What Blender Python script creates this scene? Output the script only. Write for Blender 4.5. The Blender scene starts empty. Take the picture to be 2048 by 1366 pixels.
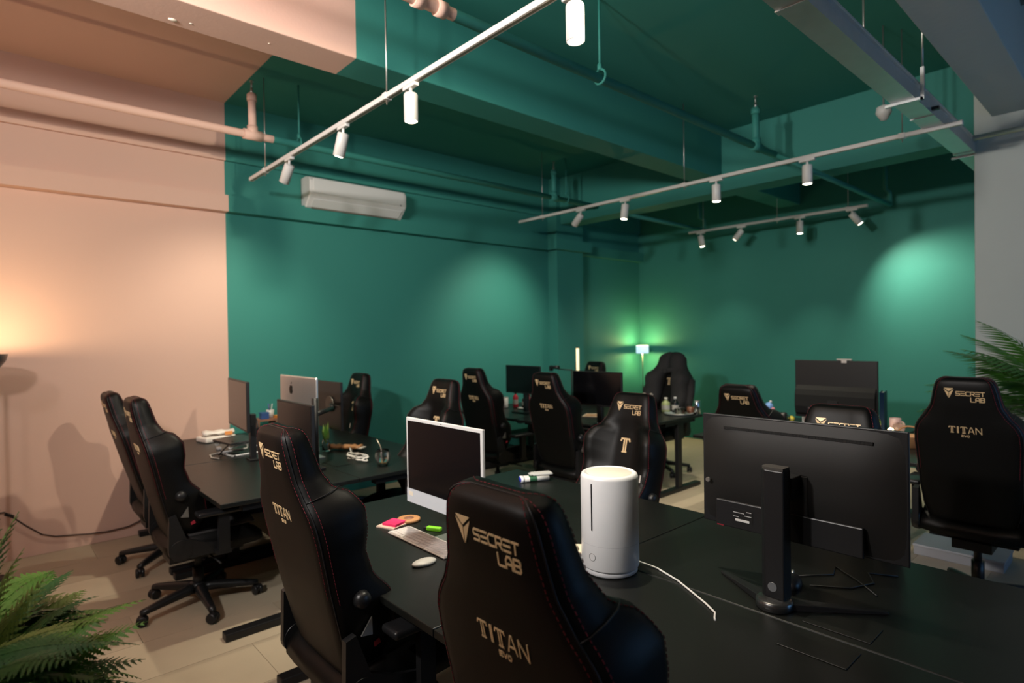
import bpy, bmesh, math, random
from mathutils import Vector, Matrix
R = math.radians
random.seed(7)
S = bpy.context.scene
C = S.collection

# ------------------------------------------------------------------ camera
H = 1.6
cam_d = bpy.data.cameras.new('camera'); cam = bpy.data.objects.new('camera', cam_d); C.objects.link(cam)
yaw, pit, rol, fpx = R(42.02), R(-0.63), R(-0.894), 1176.84
fw = Vector((math.sin(yaw)*math.cos(pit), math.cos(yaw)*math.cos(pit), math.sin(pit)))
rt = fw.cross(Vector((0, 0, 1))).normalized(); up = rt.cross(fw)
r2 = rt*math.cos(rol)+up*math.sin(rol); u2 = -rt*math.sin(rol)+up*math.cos(rol)
m = Matrix((r2, u2, -fw)).transposed().to_4x4(); m.translation = (0, 0, H)
cam.matrix_world = m
cam_d.sensor_width = 36; cam_d.lens = 36*fpx/2048; cam_d.clip_start = 0.05
cam_d.dof.use_dof = True; cam_d.dof.focus_distance = 1.75; cam_d.dof.aperture_fstop = 2.8
S.camera = cam
# ------------------------------------------------------------------ world, exposure
W = bpy.data.worlds.new('world'); S.world = W; W.use_nodes = True
W.node_tree.nodes['Background'].inputs[0].default_value = (0.2, 0.48, 0.95, 1)
W.node_tree.nodes['Background'].inputs[1].default_value = 1.0
S.view_settings.view_transform = 'Standard'; S.view_settings.look = 'None'
S.view_settings.gamma = 1; S.view_settings.use_curve_mapping = False
S.view_settings.exposure = 1.34
S.cycles.use_denoising = True
S.cycles.max_bounces = 8; S.cycles.diffuse_bounces = 4
S.cycles.sample_clamp_indirect = 4
SPOT_W = 55.0          # watts of one track spot
NEUT = (1.0, 0.95, 0.90)
WARM = (1.0, 0.90, 0.70)
# daylight enters by the window openings in wall_right: sky portals
for px in (4.0, 7.0):
    pl = bpy.data.lights.new('window_portal', 'AREA'); pl.shape = 'RECTANGLE'; pl.size = 1.9; pl.size_y = 1.55
    pl.cycles.is_portal = True
    po = bpy.data.objects.new('window_portal', pl); C.objects.link(po)
    po.location = (px, -2.45, 1.65); po.rotation_euler = (R(-90), 0, 0)

# ------------------------------------------------------------------ helpers
class B:
    def __init__(s): s.v = []; s.f = []; s.sm = []
    def add(s, vs, fs, sm=False):
        n = len(s.v); s.v += [tuple(v) for v in vs]
        for f in fs: s.f.append([i+n for i in f]); s.sm.append(sm)
        return s
    def box(s, c, d, rz=0, M=None):
        x, y, z = d[0]/2, d[1]/2, d[2]/2
        vs = [Vector((a*x, b*y, e*z)) for e in (-1, 1) for a, b in ((-1, -1), (1, -1), (1, 1), (-1, 1))]
        if M is not None: vs = [M @ v for v in vs]
        if rz: q = Matrix.Rotation(rz, 3, 'Z'); vs = [q @ v for v in vs]
        c = Vector(c)
        return s.add([v+c for v in vs], [(3, 2, 1, 0), (4, 5, 6, 7), (0, 1, 5, 4), (1, 2, 6, 5), (2, 3, 7, 6), (3, 0, 4, 7)])
    def bb(s, x0, x1, y0, y1, z0, z1):
        return s.box(((x0+x1)/2, (y0+y1)/2, (z0+z1)/2), (x1-x0, y1-y0, z1-z0))
    def cyl(s, p0, p1, r0, r1=None, n=16, caps=True):
        r1 = r0 if r1 is None else r1
        p0, p1 = Vector(p0), Vector(p1); a = (p1-p0).normalized()
        u = a.orthogonal().normalized(); w = a.cross(u)
        vs = []
        for p, r in ((p0, r0), (p1, r1)):
            for i in range(n):
                t = 2*math.pi*i/n; vs.append(p+u*(r*math.cos(t))+w*(r*math.sin(t)))
        s.add(vs, [(i, (i+1) % n, n+(i+1) % n, n+i) for i in range(n)], True)
        if caps: s.add(vs, [list(range(n-1, -1, -1)), list(range(n, 2*n))])
        return s
    def tube(s, pts, r, n=8, taper=None):
        pts = [Vector(p) for p in pts]; rings = []
        u = None
        for i, p in enumerate(pts):
            a = (pts[min(i+1, len(pts)-1)]-pts[max(i-1, 0)]).normalized()
            if u is None: u = a.orthogonal().normalized()
            u = (u-a*u.dot(a)).normalized(); w = a.cross(u)
            rr = r if taper is None else r*(1+(taper-1)*i/(len(pts)-1))
            rings.append([p+u*(rr*math.cos(2*math.pi*k/n))+w*(rr*math.sin(2*math.pi*k/n)) for k in range(n)])
        vs = [v for q in rings for v in q]
        fs = [(i*n+k, i*n+(k+1) % n, (i+1)*n+(k+1) % n, (i+1)*n+k) for i in range(len(pts)-1) for k in range(n)]
        s.add(vs, fs, True)
        s.add(rings[0]+rings[-1], [list(range(n-1, -1, -1)), list(range(n, 2*n))])
        return s
    def lathe(s, prof, c=(0, 0, 0), n=32, sm=True):
        c = Vector(c); vs = []; k = len(prof)
        for i in range(n):
            t = 2*math.pi*i/n
            for r, z in prof: vs.append(c+Vector((r*math.cos(t), r*math.sin(t), z)))
        s.add(vs, [(i*k+j, ((i+1) % n)*k+j, ((i+1) % n)*k+j+1, i*k+j+1) for i in range(n) for j in range(k-1)], sm)
        return s
    def prism(s, poly, lo, hi, ax=1):
        def P(a, b, h):
            return (h, a, b) if ax == 0 else (a, h, b) if ax == 1 else (a, b, h)
        n = len(poly)
        vs = [P(a, b, lo) for a, b in poly]+[P(a, b, hi) for a, b in poly]
        return s.add(vs, [list(range(n-1, -1, -1)), list(range(n, 2*n))]+[(i, (i+1) % n, n+(i+1) % n, n+i) for i in range(n)])
    def ball(s, c, r, nu=14, nv=9, sc=(1, 1, 1)):
        c = Vector(c); vs = []
        for j in range(nv+1):
            a = math.pi*j/nv
            for i in range(nu):
                t = 2*math.pi*i/nu
                vs.append(c+Vector((r*sc[0]*math.sin(a)*math.cos(t), r*sc[1]*math.sin(a)*math.sin(t), -r*sc[2]*math.cos(a))))
        return s.add(vs, [(j*nu+i, j*nu+(i+1) % nu, (j+1)*nu+(i+1) % nu, (j+1)*nu+i) for j in range(nv) for i in range(nu)], True)
    def loft(s, rows, closed=True, caps=True, sm=True):
        n = len(rows[0]); vs = [v for r in rows for v in r]
        e = n if closed else n-1
        s.add(vs, [(j*n+i, j*n+(i+1) % n, (j+1)*n+(i+1) % n, (j+1)*n+i) for j in range(len(rows)-1) for i in range(e)], sm)
        if caps and closed: s.add(list(rows[0])+list(rows[-1]), [list(range(n-1, -1, -1)), list(range(n, 2*n))], sm)
        return s
    def mesh(s, name):
        me = bpy.data.meshes.new(name); me.from_pydata([tuple(v) for v in s.v], [], s.f)
        me.polygons.foreach_set('use_smooth', s.sm)
        bm = bmesh.new(); bm.from_mesh(me)
        bmesh.ops.remove_doubles(bm, verts=bm.verts, dist=1e-5)
        bmesh.ops.recalc_face_normals(bm, faces=bm.faces); bm.to_mesh(me); bm.free()
        me.update(); return me

def obj(name, b, mat, parent=None, loc=None, rot=None, bevel=0, seg=2):
    me = b.mesh(name) if isinstance(b, B) else b
    if mat is not None and not me.materials: me.materials.append(mat)
    o = bpy.data.objects.new(name, me); C.objects.link(o)
    if parent: o.parent = parent
    if loc is not None: o.location = loc
    if rot is not None: o.rotation_euler = rot
    if bevel:
        md = o.modifiers.new('bevel', 'BEVEL'); md.width = bevel; md.segments = seg; md.limit_method = 'ANGLE'; md.angle_limit = R(40)
        md.harden_normals = False
    return o
def tag(o, label, cat, group=None):
    o['label'] = label; o['category'] = cat
    if group: o['group'] = group
    return o
def thing(name, label, cat, loc=(0, 0, 0), rz=0, group=None):
    o = bpy.data.objects.new(name, None); C.objects.link(o); o.empty_display_size = .1
    o.location = loc; o.rotation_euler = (0, 0, rz)
    return tag(o, label, cat, group)
def struct(name, b, mat, parent=None, label=None, bevel=0):
    o = obj(name, b, mat, parent, bevel=bevel)
    if not parent: o['kind'] = 'structure'
    if label: o['label'] = label
    return o

# ------------------------------------------------------------------ materials
def mat(name, col, rough=.5, metal=0, var=.08, vs=6, bump=0, bs=80, trans=0, ior=1.45, emit=None, es=0, spec=.5, coat=0, sss=0):
    M = bpy.data.materials.new(name); M.use_nodes = True
    nt = M.node_tree; p = nt.nodes['Principled BSDF']
    p.inputs['Roughness'].default_value = rough; p.inputs['Metallic'].default_value = metal
    p.inputs['IOR'].default_value = ior; p.inputs['Specular IOR Level'].default_value = spec
    p.inputs['Transmission Weight'].default_value = trans; p.inputs['Coat Weight'].default_value = coat
    tc = nt.nodes.new('ShaderNodeTexCoord')
    nz = nt.nodes.new('ShaderNodeTexNoise'); nz.inputs['Scale'].default_value = vs; nz.inputs['Detail'].default_value = 4
    nt.links.new(tc.outputs['Object'], nz.inputs['Vector'])
    mx = nt.nodes.new('ShaderNodeMix'); mx.data_type = 'RGBA'
    mx.inputs['A'].default_value = tuple(c*(1-var) for c in col)+(1,)
    mx.inputs['B'].default_value = tuple(min(1, c*(1+var)) for c in col)+(1,)
    nt.links.new(nz.outputs['Fac'], mx.inputs['Factor']); nt.links.new(mx.outputs['Result'], p.inputs['Base Color'])
    if bump:
        n2 = nt.nodes.new('ShaderNodeTexNoise'); n2.inputs['Scale'].default_value = bs; n2.inputs['Detail'].default_value = 3
        nt.links.new(tc.outputs['Object'], n2.inputs['Vector'])
        bp = nt.nodes.new('ShaderNodeBump'); bp.inputs['Strength'].default_value = bump; bp.inputs['Distance'].default_value = .01
        nt.links.new(n2.outputs['Fac'], bp.inputs['Height']); nt.links.new(bp.outputs['Normal'], p.inputs['Normal'])
    if emit:
        p.inputs['Emission Color'].default_value = tuple(emit)+(1,); p.inputs['Emission Strength'].default_value = es
    return M
PINK = (.66, .43, .345); GREEN = (.038, .215, .180); GREY = (.47, .505, .47)
def paint(name, cut, second=GREEN, first=PINK, rough=.62):
    """two coats of wall paint that meet on a straight masked line at world X = cut"""
    M = mat(name, PINK, rough, var=.03, vs=3, bump=.06, bs=60, spec=.3)
    nt = M.node_tree; p = nt.nodes['Principled BSDF']
    g = nt.nodes.new('ShaderNodeNewGeometry'); sx = nt.nodes.new('ShaderNodeSeparateXYZ'); nt.links.new(g.outputs['Position'], sx.inputs[0])
    gt = nt.nodes.new('ShaderNodeMath'); gt.operation = 'GREATER_THAN'; gt.inputs[1].default_value = cut
    nt.links.new(sx.outputs[0], gt.inputs[0])
    mx = nt.nodes.new('ShaderNodeMix'); mx.data_type = 'RGBA'
    mx.inputs['A'].default_value = first+(1,); mx.inputs['B'].default_value = second+(1,)
    nt.links.new(gt.outputs[0], mx.inputs['Factor']); nt.links.new(mx.outputs['Result'], p.inputs['Base Color'])
    return M
m_paint = paint('pink_green_wall_paint', 1.662)
m_pipepaint = paint('pipe_paint', 1.80)
m_pinkpaint = mat('pink_wall_paint', PINK, .62, var=.03, bump=.06, bs=60, spec=.3)
m_greenpaint = mat('green_wall_paint', GREEN, .62, var=.03, bump=.06, bs=60, spec=.3)
m_grey = mat('grey_plaster', GREY, .8, var=.06, vs=2, bump=.15, bs=25, spec=.2)
m_greyrough = mat('rough_grey_soffit', (.3, .3, .28), .9, var=.25, vs=12, bump=.8, bs=30)
m_white = mat('white_powder_coat', (.62, .605, .575), .4, var=.02)
m_groove = mat('track_groove_metal', (.3, .25, .2), .4, .6)
m_rod = mat('steel_rod', (.45, .45, .43), .35, .9)
m_galv = mat('galvanised_steel', (.55, .57, .57), .42, .7, var=.1, vs=9)
m_plastic = mat('white_plastic', (.62, .62, .605), .35, var=.02)
m_leather = mat('black_leather', (.0020, .0019, .0018), .48, var=.2, vs=30, bump=.05, bs=350, spec=.30)
m_suede = mat('black_suede_fabric', (.016, .015, .015), .7, var=.2, vs=30, bump=.05, bs=300, spec=.3)
m_blkplas = mat('black_plastic', (.011, .011, .012), .38, var=.1)
m_blkmetal = mat('black_metal', (.012, .012, .013), .42, .2, var=.1)
m_red = mat('red_stitching', (.19, .014, .026), .6)
m_gold = mat('gold_embroidery', (.78, .57, .32), .42, .2, var=.12, vs=60)
m_silver = mat('silver_lever', (.6, .58, .55), .3, .9)
m_desk = mat('black_laminate', (.007, .0078, .0068), .38, var=.15, vs=40, bump=.02, bs=300, spec=.45)
m_screen = mat('black_screen_glass', (.004, .004, .005), .12, var=.05, spec=.5)
m_matscreen = mat('matte_screen', (.01, .009, .009), .22, var=.05, spec=.9)
m_alu = mat('silver_aluminium', (.72, .71, .69), .3, .85, var=.03)
m_imacw = mat('pale_grey_chin', (.62, .66, .70), .35, .1, var=.02)
m_wood = mat('light_wood', (.48, .24, .10), .5, var=.25, vs=25)
m_brown = mat('brown_wood', (.28, .13, .08), .5, var=.25, vs=20)
m_darkgrey = mat('charcoal_fabric', (.03, .028, .028), .85, var=.15, vs=40, bump=.1, bs=200)
m_leafA = mat('fern_green', (.10, .28, .035), .45, var=.35, vs=14)
m_leafB = mat('dark_fern_green', (.03, .13, .03), .45, var=.3, vs=14)
m_leafC = mat('pale_fern_green', (.22, .36, .09), .45, var=.3, vs=14)
m_palm = mat('palm_green', (.05, .17, .025), .4, var=.35, vs=9)
m_stem = mat('stem_brown', (.12, .07, .035), .6, var=.2)
m_glass = mat('clear_glass', (1, 1, 1), .02, trans=1, var=0)
m_cable = mat('white_cable', (.75, .73, .7), .45)
m_bcable = mat('black_cable', (.012, .012, .012), .5)
def plain(name, c, r=.5, **k): return mat(name, c, r, **k)
m_chrome = mat('chrome', (.75, .78, .8), .12, 1, var=.02)
m_lens = mat('lamp_lens', (1, .95, .85), .4, emit=(1, .86, .62), es=14)
m_bulb = mat('lamp_bulb', (1, .9, .7), .4, emit=(1, .70, .32), es=40)

# ------------------------------------------------------------------ structure
YA, XB, ZC = 5.70, 7.93, 3.73
ZD = .74
fl = struct('floor', B().bb(-2.7, 8.1, -2.6, 5.85, -.15, -.004), mat('floor_screed', (.3, .24, .17), .7))
# vinyl planks
tones = [mat('vinyl_plank_%d' % i, c, .5, var=.10, vs=5, bump=.02, bs=120, spec=.35) for i, c in enumerate(((.45, .375, .27), (.41, .34, .245), (.50, .42, .305), (.47, .39, .285)))]
PL, PW = 1.26, .409
pm = []
for t in tones:
    me = B().bb(.0012, PL-.0012, .0012, PW-.0012, -.004, 0).mesh('plank'); me.materials.append(t); pm.append(me)
row = 0; y = YA-.028
while y > -.35:
    y0 = y-PW; off = (.605, .02, .605+.42, .3)[row % 4]
    x = off-PL*3
    while x < XB:
        if x+PL > -.45:
            o = obj('plank', pm[random.choice((0, 0, 1, 2, 3, 3))], None, fl, (x, y0, 0))
            if x+PL > XB: o.scale.x = (XB-x)/PL
        x += PL
    y = y0; row += 1
struct('ceiling', B().bb(-2.7, 8.1, .62, 5.85, ZC, ZC+.15), m_paint)
gc = B().bb(-2.7, 8.1, -2.6, .62, ZC, ZC+.15)
for i in range(60): gc.cyl((-2.7+i*.18, -2.6, ZC), (-2.7+i*.18, .62, ZC), .05, n=8)
gco = struct('ceiling_2', gc, m_greyrough); gco['label'] = 'rough ribbed grey soffit'
struct('wall_left', B().bb(-2.7, 8.1, YA, YA+.15, -.15, ZC+.1), m_paint)
struct('wall_back', B().bb(XB, XB+.17, -2.6, YA+.1, -.15, ZC+.1), m_greenpaint)
struct('wall_rear', B().bb(-2.75, -2.6, -2.6, YA, -.15, ZC+.1), m_pinkpaint)
wr = B()
wr.bb(-2.7, 8.1, -2.6, -2.45, -.15, .85); wr.bb(-2.7, 8.1, -2.6, -2.45, 2.45, ZC+.1)
for a, b in ((-2.7, 3.0), (5.0, 6.6), (7.6, 8.1)): wr.bb(a, b, -2.6, -2.45, .85, 2.45)
struct('wall_right', wr, m_grey)
# upper band of wall, ledge with returns round the pilaster
struct('trim_1', B().bb(-2.6, 5.83, YA-.035, YA+.01, 3.215, ZC+.01), m_paint, label='shallow downstand at the top of the wall')
CX0, CX1, CY = 5.83, 6.36, 5.53
struct('trim_2', B().bb(-2.6, CX0, YA-.10, YA+.01, 2.745, 2.89), m_paint, label='painted ledge running along the wall')
struct('trim_3', B().bb(CX0-.1, CX1+.1, CY-.09, CY+.01, 2.745, 2.89).bb(CX0-.1, CX0+.01, CY-.05, YA-.05, 2.745, 2.89).bb(CX1-.01, CX1+.1, CY-.05, YA-.05, 2.745, 2.89), m_greenpaint, label='ledge wrapping the pilaster')
struct('trim_4', B().bb(CX1, XB, YA-.10, YA+.01, 2.735, 2.875), m_greenpaint, label='ledge between pilaster and corner')
struct('trim_5', B().bb(CX0, CX1, CY, YA+.01, -.01, ZC+.01), m_greenpaint, label='green pilaster on the wall')
struct('trim_6', B().bb(CX1, XB+.01, YA-.03, YA+.01, 3.2, ZC+.01), m_greenpaint, label='downstand between pilaster and corner')
# beams
struct('trim_7', B().bb(-2.65, XB+.01, 3.17, 3.445, 3.235, ZC+.02), m_paint, label='long ceiling beam, pink then green', bevel=.006)
struct('trim_8', B().bb(5.91, 6.2, .95, YA-.01, 3.10, ZC+.02), m_greenpaint, label='green cross beam', bevel=.006)
struct('trim_9', B().bb(-2.65, 6.0, .62, .90, 3.24, ZC+.05), m_grey, label='grey plaster ceiling beam', bevel=.006)
struct('trim_10', B().bb(5.87, 6.5, -2.5, 1.01, -.02, ZC+.02), m_grey, label='wide grey plaster column', bevel=.006)
bm_ = bpy.data.objects['trim_7']
for x_, y_, r_ in ((.753, 3.383, .022), (.834, 3.365, .009), (1.213, 3.317, .007)):
    obj('plaster_chip', B().ball((x_, y_, 3.235), r_, 7, 5, (1, .7, .35)), plain('bare_plaster', (.7, .6, .5), .9), bm_)
# ------------------------------------------------------------------ pipes
def pipe(name, label, segs, r, mt, group=None):
    t = thing(name, label, 'pipe', (0, 0, 0), group=group)
    for nm, pts, rr in segs: obj(nm, B().tube(pts, rr, 14), mt, t)
    return t
def coupling(x, y, z, r, ax=(1, 0, 0), L=.05):
    a = Vector(ax); p = Vector((x, y, z)); return [p-a*L/2, p+a*L/2], r
def runpipe(name, label, Y, Z, x1, riser, Y2, Z2, x2, hooks):
    t = thing(name, label, 'pipe')
    obj('run', B().tube([(-2.6, Y, Z), (x1, Y, Z)], .03, 14), m_pipepaint, t)
    obj('offset_run', B().tube([(x1, Y, Z), (x1+.02, (Y+Y2)/2, (Z+Z2)/2), (x1+.06, Y2, Z2), (x2, Y2, Z2)], .026, 14), m_pipepaint, t)
    obj('wall_drop', B().tube([(x2, Y2, Z2), (x2, Y2, Z2+.14), (x2-.12, Y2+.01, Z2+.16), (x2-.12, Y2+.01, 3.7)], .022, 10), m_pipepaint, t)
    for rx in riser:
        obj('riser', B().cyl((rx, Y, Z), (rx, Y, 3.56), .031, n=14), m_pipepaint, t)
        obj('tee', B().cyl((rx-.07, Y, Z), (rx+.07, Y, Z), .041, n=14).cyl((rx, Y, Z), (rx, Y, Z+.07), .041, n=14), m_pipepaint, t)
        obj('collar', B().cyl((rx, Y, 3.5), (rx, Y, 3.55), .038, n=14), m_pipepaint, t)
        obj('sprinkler_head', B().cyl((rx, Y, 3.56), (rx, Y, 3.60), .012, n=8).cyl((rx, Y, 3.60), (rx, Y, 3.66), .007, n=8).cyl((rx, Y, 3.655), (rx, Y, 3.66), .018, n=10), m_rod, t)
    for hx in hooks:
        ring = [(hx, Y+.045*math.cos(a), Z+.045*math.sin(a)+.012) for a in [2*math.pi*k/16 for k in range(17)]]
        obj('hanger', B().tube(ring, .008, 6).cyl((hx, Y, Z+.05), (hx, Y, ZC), .008, n=8).cyl((hx, Y, Z+.05), (hx, Y, Z+.09), .016, n=8), m_pipepaint, t)
    return t
p1 = runpipe('sprinkler_pipe', 'sprinkler pipe above the white track spots, pink end near the picture top', 2.40, 3.22, 5.46, [5.08], 2.10, 3.02, 7.73, (2.95,))
for cx_ in (1.59, 1.72): obj('coupling', B().cyl((cx_-.028, 2.4, 3.22), (cx_+.028, 2.4, 3.22), .04, n=14), m_pipepaint, p1)
runpipe('sprinkler_pipe', 'sprinkler pipe running along the wall above the air conditioner', 4.88, 3.23, 6.1, [1.64, 5.11], 4.39, 3.05, 7.68, (2.02, 5.32))

# cable tray
t = thing('cable_tray', 'galvanised grey cable trunking hung along the grey beam', 'cable tray', (0, 0, 0))
obj('trough', B().bb(.6, 6.9, 1.0, 1.125, 2.985, 3.065), m_galv, t)
obj('lid_lip', B().bb(.6, 6.9, .982, 1.143, 3.065, 3.08), m_galv, t, bevel=.003)
for x in (2.3, 4.2, 5.9):
    obj('bracket', B().bb(x-.012, x+.012, .96, 1.16, 2.970, 2.985).bb(x-.012, x+.012, .955, .975, 2.97, 3.16), m_galv, t)
    obj('hanger_rod', B().cyl((x, .965, 3.16), (x, .965, ZC), .006, n=8), m_rod, t)
obj('hanger_rod', B().cyl((3.78, 1.15, 3.05), (3.78, 1.15, ZC), .006, n=8), m_rod, t)
obj('clip', B().bb(4.55, 4.58, .96, 1.0, 3.0, 3.02), m_blkmetal, t)
for x in (2.6, 4.62, 5.8): obj('joint_strap', B().bb(x-.02, x+.02, .995, 1.13, 2.979, 2.986), m_galv, t)
# emergency-light box hanging by the tray
t = thing('junction_box', 'small white conical ceiling rose beside the cable trunking', 'ceiling rose', (4.74, 1.32, 3.10))
obj('cone', B().lathe([(0, .08), (.045, .06), (.05, .02), (.02, -.03), (0, -.035)], n=16), m_plastic, t)
obj('rod', B().cyl((0, 0, .07), (0, 0, ZC-3.10), .006, n=8), m_rod, t)
o = obj('conduit', B().tube([(5.55, .96, 3.02), (5.55, -2.4, 3.02)], .018, 10), m_galv); tag(o, 'thin grey conduit reaching across the grey column top', 'conduit')

# ------------------------------------------------------------------ track lights
ZT = 2.96
def track(label, X, y0, y1, rods):
    t = thing('lighting_track', label, 'track', (X, y1, ZT), group='white lighting tracks')
    L = y0-y1
    obj('rail', B().bb(-.0175, .0175, 0, L, 0, .03), m_white, t, bevel=.003)
    obj('groove', B().bb(-.008, .008, .01, L-.01, -.0010, .004), m_groove, t)
    for y in rods:
        obj('hanger_rod', B().cyl((0, y-y1, -.03), (0, y-y1, ZC-ZT), .0045, n=8), m_rod, t)
        obj('rod_clip', B().bb(-.022, .022, y-y1-.02, y-y1+.02, -.004, .034), m_white, t, bevel=.003)
    return t
track('nearest white lighting track, running up to the picture top', 1.75, 5.27, -.2, (4.92, 2.98, .6))
track('middle white lighting track crossing below the cable trunking', 4.90, 5.27, .90, (4.87, 3.0, 1.25))
track('farthest short white lighting track by the green back wall', 7.32, 4.42, 2.20, (4.2, 3.2, 2.4))
heads = []
def spot(label, X, Y, aim=None, on=True, power=1.0, size=80, col=WARM):
    t = thing('track_spotlight', label, 'spotlight', (X, Y, ZT), group='white cylindrical track spotlights')
    obj('adapter', B().bb(-.015, .015, -.06, .06, -.018, .002), m_white, t, bevel=.003)
    obj('stem', B().cyl((0, 0, -.055), (0, 0, -.015), .009, n=10), m_white, t)
    piv = Vector((0, 0, -.06))
    if aim is None: d = Vector((0, 0, -1))
    else: d = (Vector(aim)-Vector((X, Y, ZT))-piv).normalized()
    q = Vector((0, 0, -1)).rotation_difference(d)
    body = obj('lamp_body', B().lathe([(0, .015), (.034, .013), (.0375, .006), (.0375, -.135), (.033, -.137), (.031, -.125), (0, -.125)], n=24), m_white, t)
    off = Vector((0, 0, 0))
    body.rotation_mode = 'QUATERNION'; body.rotation_quaternion = q; body.location = piv
    ln = obj('lens', B().lathe([(0, -.140), (.020, -.139), (.0325, -.134)], n=20), m_lens if on else m_white, body)
    if on:
        ld = bpy.data.lights.new('spot_light', 'SPOT'); ld.energy = SPOT_W*power; ld.color = col
        ld.spot_size = R(size); ld.spot_blend = 1.0; ld.shadow_soft_size = .03 if col is WARM else .10
        lo = bpy.data.objects.new('spot_light', ld); C.objects.link(lo); lo.parent = body; lo.location = (0, 0, -.15)
    return t
spot('tilted spotlight nearest the air conditioner, on the nearest track', 1.75, 4.42, (1.58, 5.7, 1.25), power=.48, size=96)
spot('second spotlight from the far end of the nearest track', 1.75, 3.53, (1.55, 4.3, 0.74), power=.9)
spot('upright glowing spotlight above the ceiling beam edge on the nearest track', 1.75, 2.73)
spot('large glowing spotlight cut by the picture top', 1.78, 1.57, power=.9)
spot('spotlight out of view at the near end of the nearest track', 1.75, .45, (1.2, 3.2, 3.40), power=2.2, size=110)
track('white lighting track behind the viewpoint, out of view', -1.45, 3.4, -1.2, (3.1, 1.0, -.9))  # unseen track; its three spots are added as room fill from the left rear
spot('unseen fill spotlight behind the viewpoint turned to the pink wall', -1.45, 2.7, (.8, 5.7, 3.2), power=.36, size=130, col=NEUT)
spot('unseen fill spotlight behind the viewpoint turned to the green wall', -1.45, 1.1, (4.0, 5.0, 2.6), power=2.2, size=122, col=NEUT)
spot('unseen fill spotlight behind the viewpoint turned to the far corner', -1.45, 1.9, (7.5, 3.0, 2.4), power=3.4, size=112, col=NEUT)
spot('leftmost tilted spotlight on the middle track, washing the wall', 4.90, 4.28, (4.84, 5.7, 1.5), power=.85, size=86)
spot('second spotlight from the left on the middle track', 4.90, 3.68, (4.75, 3.9, 0.74), power=.6)
spot('third spotlight on the middle track, lens glowing', 4.90, 2.68, power=.8)
spot('rightmost spotlight on the middle track, lens glowing', 4.90, 1.90, power=.8)
spot('leftmost spotlight on the short far track', 7.32, 4.24, (7.45, 4.0, 1.0), power=.3)
spot('left-leaning second spotlight on the short far track', 7.32, 3.66, (7.0, 5.2, 1.0), power=.5)
spot('upright third spotlight on the short far track', 7.32, 2.93, (7.3, 2.95, 0), power=.5)
spot('rightmost spotlight on the short far track, leaning right', 7.32, 2.36, (7.88, 1.15, 1.1), power=1.15, size=110)

# ------------------------------------------------------------------ air conditioner
t = thing('air_conditioner', 'white wall-mounted split air conditioner on the green wall', 'air conditioner', (2.36, YA-.012, 2.87))
Wd = 1.07
prof = [(0, 0), (0, .30), (-.10, .305), (-.19, .285), (-.215, .25), (-.215, .135), (-.205, .11), (-.10, .005)]
obj('body', B().prism([(y, z) for y, z in prof], 0, Wd, 0), m_plastic, t, bevel=.012, seg=3)
obj('front_panel', B().bb(.03, Wd-.03, -.225, -.21, .128, .272), m_plastic, t, bevel=.008, seg=3)
lv = obj('louvre', B().box((Wd/2, 0, 0), (Wd-.09, .10, .008)), m_plastic, t, (0, -.155, .045), (R(-42), 0, 0), bevel=.003)
obj('outlet_slot', B().bb(.06, Wd-.06, -.11, -.085, -.001, .012), m_groove, t)
obj('indicator', B().bb(.99, 1.0, -.227, -.2245, .125, .14), m_blkplas, t)

# ------------------------------------------------------------------ desks
def desk(label, x0, x1, y0, y1, inner, flap=True, z=ZD):
    """y0<y1; inner = +1 if the cable flap lies at the +x edge"""
    cx, cy = (x0+x1)/2, (y0+y1)/2; L, D = y1-y0, x1-x0
    t = thing('desk', label, 'desk', (cx, cy, 0), group='black standing desks')
    obj('tabletop', B().bb(-D/2+.002, D/2-.002, -L/2+.002, L/2-.002, z-.026, z), m_desk, t, bevel=.004)
    for s in (-1, 1):
        yy = s*(L/2-.055)
        obj('leg', B().bb(-.035, .035, yy-.022, yy+.022, .04, z-.06), m_blkmetal, t, bevel=.004)
        obj('foot', B().bb(-D/2+.02, D/2-.03, yy-.035, yy+.035, .0, .042), m_blkmetal, t, bevel=.006)
        obj('bracket', B().bb(-D/2+.12, D/2-.12, yy-.03, yy+.03, z-.062, z-.027), m_blkmetal, t)
    obj('crossbar', B().bb(-.03, .03, -L/2+.08, L/2-.08, z-.075, z-.035), m_blkmetal, t)
    if flap:
        fx = inner*(D/2-.09)
        obj('cable_flap', B().bb(fx-.055, fx+.055, -.1-.09, -.1+.09, z+.0005, z+.003), m_desk, t, bevel=.002)
    return t
NB = (.966, 1.750, 2.535); LB = (.905, 1.70, 2.49); FA = (4.03, 4.82, 5.60); FB = (4.42, 5.20, 5.99)
desk('black desk with the white all-in-one computer and keyboard', NB[0], NB[1], 1.44, 2.785, 1)
desk('black desk under the cylinder humidifier cord, nearest the picture bottom', NB[0], NB[1], .02, 1.44, 1)
desk('black desk holding the two white markers', NB[1], NB[2], 1.44, 2.785, -1)
desk('black desk carrying the large black monitor seen from behind', NB[1], NB[2], .02, 1.44, -1)
desk('black desk at the left with the laptop riser, against the pink wall', LB[0], LB[1], 4.50, 5.68, 1)
desk('black desk in front of the reclined chairs, corner facing the open floor', LB[0], LB[1], 3.29, 4.49, 1)
desk('black desk against the green wall below the air conditioner', LB[1], LB[2], 4.50, 5.68, -1)
desk('black desk holding the glass cup with a straw', LB[1], LB[2], 3.29, 4.49, -1)
desk('far black desk by the pilaster with drink bottles under its monitor', FA[0], FA[1], 4.46, 5.5, 1, False)
desk('far black desk with the wide dark monitor and mug', FA[0], FA[1], 3.24, 4.45, 1, False)
desk('far black desk in front of the corner lamp', FA[1], FA[2], 4.46, 5.5, -1, False)
desk('far black desk end covered with bottles and a glass tray', FA[1], FA[2], 3.24, 4.45, -1, False)
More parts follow.
